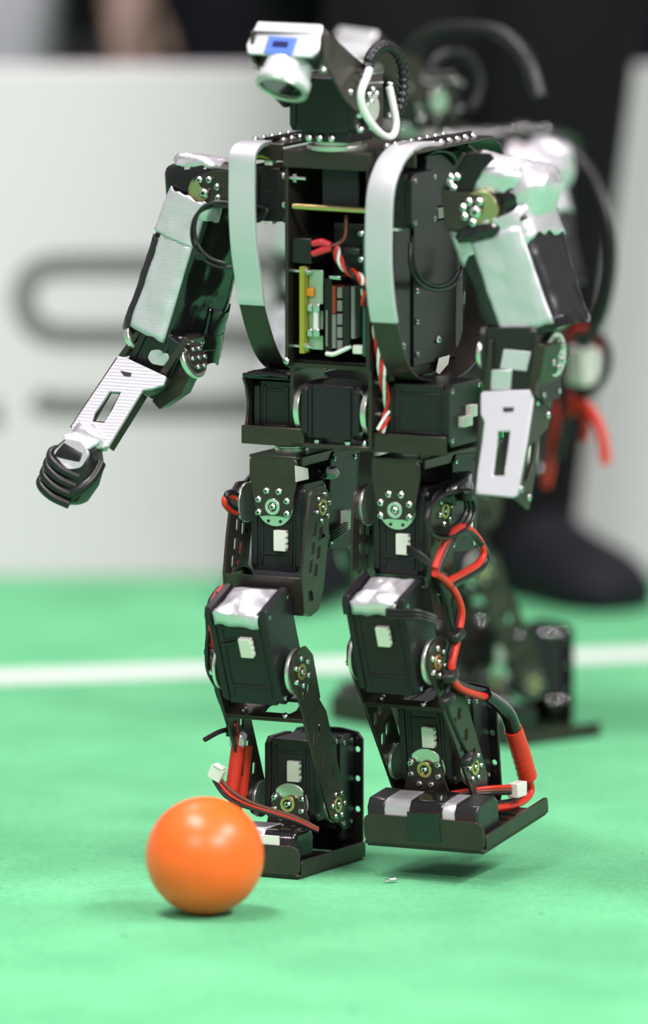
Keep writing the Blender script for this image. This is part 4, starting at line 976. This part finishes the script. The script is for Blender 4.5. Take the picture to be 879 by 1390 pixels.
cable(robot2, [Q2(x, y, -20) for x, y in ((556, 96), (562, 62), (584, 44), (630, 38), (676, 44), (706, 66), (722, 96), (732, 130))], 12, 'black_cable', 'head_cable', 10)
cable(robot2, [Q2(x, y, 120) for x, y in ((700, 172), (752, 186), (796, 226), (824, 290), (830, 360), (816, 430), (790, 470))], 9, 'black_cable', 'guard_wire')
lump('silver_tape', Q2(744, 222, 20), (44, 30, 42), Ry(10), 'foil', robot2, 41, .1, 3)

# ------------------------------------------------------------------ people
def skin_mesh(name, verts, edges, radii, mt, parent=None, sub=2):
    bm = bmesh.new(); ly = bm.verts.layers.skin.verify(); vs = []
    for i, (p, r) in enumerate(zip(verts, radii)):
        v = bm.verts.new(V(p)); v[ly].radius = r if isinstance(r, tuple) else (r, r); v[ly].use_root = (i == 0); vs.append(v)
    for a, b in edges: bm.edges.new((vs[a], vs[b]))
    me = bpy.data.meshes.new(name); bm.to_mesh(me); bm.free(); me.materials.append(MATS[mt])
    o = bpy.data.objects.new(name, me); COL.objects.link(o)
    sk = o.modifiers.new('skin', 'SKIN'); sk.use_smooth_shade = True
    ss = o.modifiers.new('subsurf', 'SUBSURF'); ss.levels = ss.render_levels = sub
    if parent: o.parent = parent
    return o
def shoe(parent, ankle, toe_dir, mt='shoe', L=0.27, wid=0.046):
    d = V((toe_dir[0], toe_dir[1], 0)).normalized(); sd = V((-d.y, d.x, 0)); a = V((ankle[0], ankle[1], 0)); rings = []
    for t, h, w_ in ((-.24, .050, .5), (-.22, .085, .75), (-.1, .10, .85), (0.05, .098, .85), (.2, .080, .85), (.38, .062, .95), (.55, .055, 1.0), (.68, .045, .85), (.75, .030, .5)):
        c = a + d * (t * L); ww = wid * w_
        rings.append([c + sd * (ww * x) + V((0, 0, max(0.0, h * z))) for x, z in ((-1, 0), (-1.02, .35), (-.8, .75), (-.35, 1), (.35, 1), (.8, .75), (1.02, .35), (1, 0))])
    m = MB(); m.loft(rings); return m.build('shoe', mt, parent, metres=True, sub=1, smooth=60)
def hand_bits(verts, edges, radii, wi, w, d, nrm, curl=0.5):
    """palm and five fingers grown from wrist vertex wi; d points along the hand"""
    d = V(d).normalized(); n = V(nrm).normalized(); s_ = d.cross(n).normalized(); w = V(w)
    verts.append(w + d * .05); radii.append((.026, .016)); pi = len(verts) - 1; edges.append((wi, pi))
    for k, (o_, l) in enumerate(((-.027, .062), (-.009, .075), (.009, .080), (.027, .072))):
        base = w + d * .085 + s_ * o_
        i0 = len(verts); verts.append(base); radii.append(.0095); edges.append((pi, i0))
        verts.append(base + d * l * .5 + n * l * .15 * curl); radii.append(.0085); verts.append(base + d * l * .85 + n * l * .55 * curl); radii.append(.007)
        edges += [(i0, i0 + 1), (i0 + 1, i0 + 2)]
    b = w + d * .045 - s_ * .034; i0 = len(verts)
    verts += [b, b + d * .03 - s_ * .014 + n * .01, b + d * .055 - s_ * .014 + n * .02]; radii += [.011, .0095, .008]; edges += [(pi, i0), (i0, i0 + 1), (i0 + 1, i0 + 2)]
def figure(name, org, hipz, hips, knees, ankles, toes, chest, head, elbows, wrists, hand_dirs, trousers, shirt, leg_r, label, group=None, shoe_mt='shoe', shoe_len=.27):
    """one continuous body in skin colour with clothes as children; coordinates in metres"""
    hip_c = (V(hips[0]) + V(hips[1])) / 2; hip_c.z = hipz; ch = V(chest); hd_ = V(head); up = (hd_ - ch).normalized()
    v = [hip_c, hip_c.lerp(ch, .5), ch, ch + (hd_ - ch) * .45, hd_ - V((0, 0, .04)), hd_ + V((0, -.012, .05)), hd_ + V((0, 0, .11))]
    r = [(.13, .10), (.12, .09), (.14, .095), .052, .066, .082, .055]; e = [(0, 1), (1, 2), (2, 3), (3, 4), (4, 5), (5, 6)]
    for k in range(2):
        i = len(v); v += [V(hips[k]), V(hips[k]).lerp(V(knees[k]), .5), V(knees[k]), V(knees[k]).lerp(V(ankles[k]), .35), V(ankles[k]), V(ankles[k]) + V(toes[k]).normalized() * .10 - V((0, 0, .05))]
        r += [.075, .066, .048, .048, .034, .026]; e += [(0, i)] + [(i + j, i + j + 1) for j in range(5)]
    sh = []
    for k, s_ in enumerate((-1, 1)):
        i = len(v); s0 = ch + V((s_ * .17, 0, .04)); sh.append(s0)
        v += [s0, V(elbows[k]), V(wrists[k])]; r += [.048, .038, .026]; e += [(2, i), (i, i + 1), (i + 1, i + 2)]
        hand_bits(v, e, r, i + 2, wrists[k], hand_dirs[k], (-s_ * .8, -.3, 0))
    body = skin_mesh(name, v, e, r, 'skin', sub=1)
    tv = [hip_c]; te = []; tr = [(.15, .12)]
    for k in range(2):
        i = len(tv); K_, A_, H_ = V(knees[k]), V(ankles[k]), V(hips[k])
        tv += [H_, H_.lerp(K_, .5), K_, K_.lerp(A_, .5), A_ + V((0, 0, .0)), A_ - V((0, 0, .03))]; tr += [leg_r[0], leg_r[1], leg_r[2], leg_r[3], leg_r[4], leg_r[4]]
        te += [(0, i)] + [(i + j, i + j + 1) for j in range(5)]
    skin_mesh('trousers', tv, te, tr, trousers, body)
    sv_ = [hip_c + (ch - hip_c) * .12, hip_c.lerp(ch, .5), ch, ch + (hd_ - ch) * .2]; sr = [(.15, .115), (.14, .11), (.16, .115), .075]; se = [(0, 1), (1, 2), (2, 3)]
    for k in range(2):
        i = len(sv_); sv_ += [sh[k], V(elbows[k]), V(elbows[k]).lerp(V(wrists[k]), .9)]; sr += [.062, .05, .038]; se += [(2, i), (i, i + 1), (i + 1, i + 2)]
    skin_mesh('shirt', sv_, se, sr, shirt, body)
    for k in range(2): shoe(body, ankles[k], toes[k], shoe_mt, shoe_len)
    m = MB(); m.sphere(hd_ + V((0, .012, .06)), .096, 20, 14, (.95, 1.05, 1.1)); m.build('hair', 'hair', body, metres=True)
    body.location = (0, 0, 0)
    tag(body, label, 'person', group)
    return body
# referee standing on the field by the board
PY = 1.38
def wpt(px, py, y=PY): return onplane_y(px, py, y)
aR, aL = wpt(704, 742), wpt(462, 752); kR, kL = wpt(742, 380), wpt(560, 380)
hR, hL = V((wpt(790, 0).x, PY + .02, .90)), V((wpt(640, 0).x, PY + .02, .90))
for k in (kR, kL): k.y -= 0.04; k.z = 0.48
mid = (hR + hL) / 2
figure('person', mid, .95, (hL, hR), (kL, kR), (aL, aR), ((-.5, -1, 0), (.42, -.6, 0)), mid + V((0, 0, .42)), mid + V((0, -.02, .72)),
       (mid + V((-.27, .03, .22)), mid + V((.27, .03, .22))), (mid + V((-.26, -.06, -.02)), mid + V((.26, -.06, -.02))), ((0, -.2, -1), (0, -.2, -1)), 'trousers', 'trousers', (.10, .095, .082, .066, .050),
       'person in black trousers and dark shoes standing in front of the white board', shoe_len=.215)
# spectators sitting behind the board
m = MB(); m.bx(-1.3, 1.6, 2.62, 2.95, 0.28, 0.325)
tbl = m.build('bench', 'bench', None, metres=True, bevel=4); tag(tbl, 'long dark bench behind the white board', 'bench')
for x in (-1.1, 1.4):
    m = MB(); m.bx(x - .03, x + .03, 2.64, 2.93, 0, .28); m.build('leg', 'bench', tbl, metres=True)
def seated(name, x, trousers, shirt, label, spread=.11, handx=(0, 0), handz=.40, handz2=.62):
    y = 2.78
    h0, h1 = V((x - .09, y, .47)), V((x + .09, y, .47)); k0, k1 = V((x - spread, y - .42, .47)), V((x + spread, y - .42, .47))
    a0, a1 = V((x - spread, y - .40, .09)), V((x + spread, y - .40, .09)); ch = V((x, y - .14, .88))
    return figure(name, h0, .48, (h0, h1), (k0, k1), (a0, a1), ((-.1, -1, 0), (.1, -1, 0)), ch, ch + V((0, -.08, .29)),
        (V((x - .19, y - .25, .66)), V((x + .19, y - .25, .66))), (V((x - spread - .01 + handx[0], y - .50, handz + .13)), V((x + spread + handx[1], y - .50, handz2 + .13))), ((0, -.25, -1), (0, -.25, -1)),
        trousers, shirt, (.09, .085, .072, .066, .06), label, 'spectators on the bench')
seated('person', -.45, 'grey_cloth', 'grey_cloth', 'seated spectator in pale grey trousers behind the white board', .14, handz=.62)
seated('person', .085, 'navy_cloth', 'navy_cloth', 'seated spectator in dark clothes with a hand hanging behind the board', .20, (-.055, 0), .345)
seated('person', .61, 'trousers', 'trousers', 'seated spectator all in black on the dark bench', .12, handz=.62)
for o in COL.objects:
    if 'c' in o: del o['c']
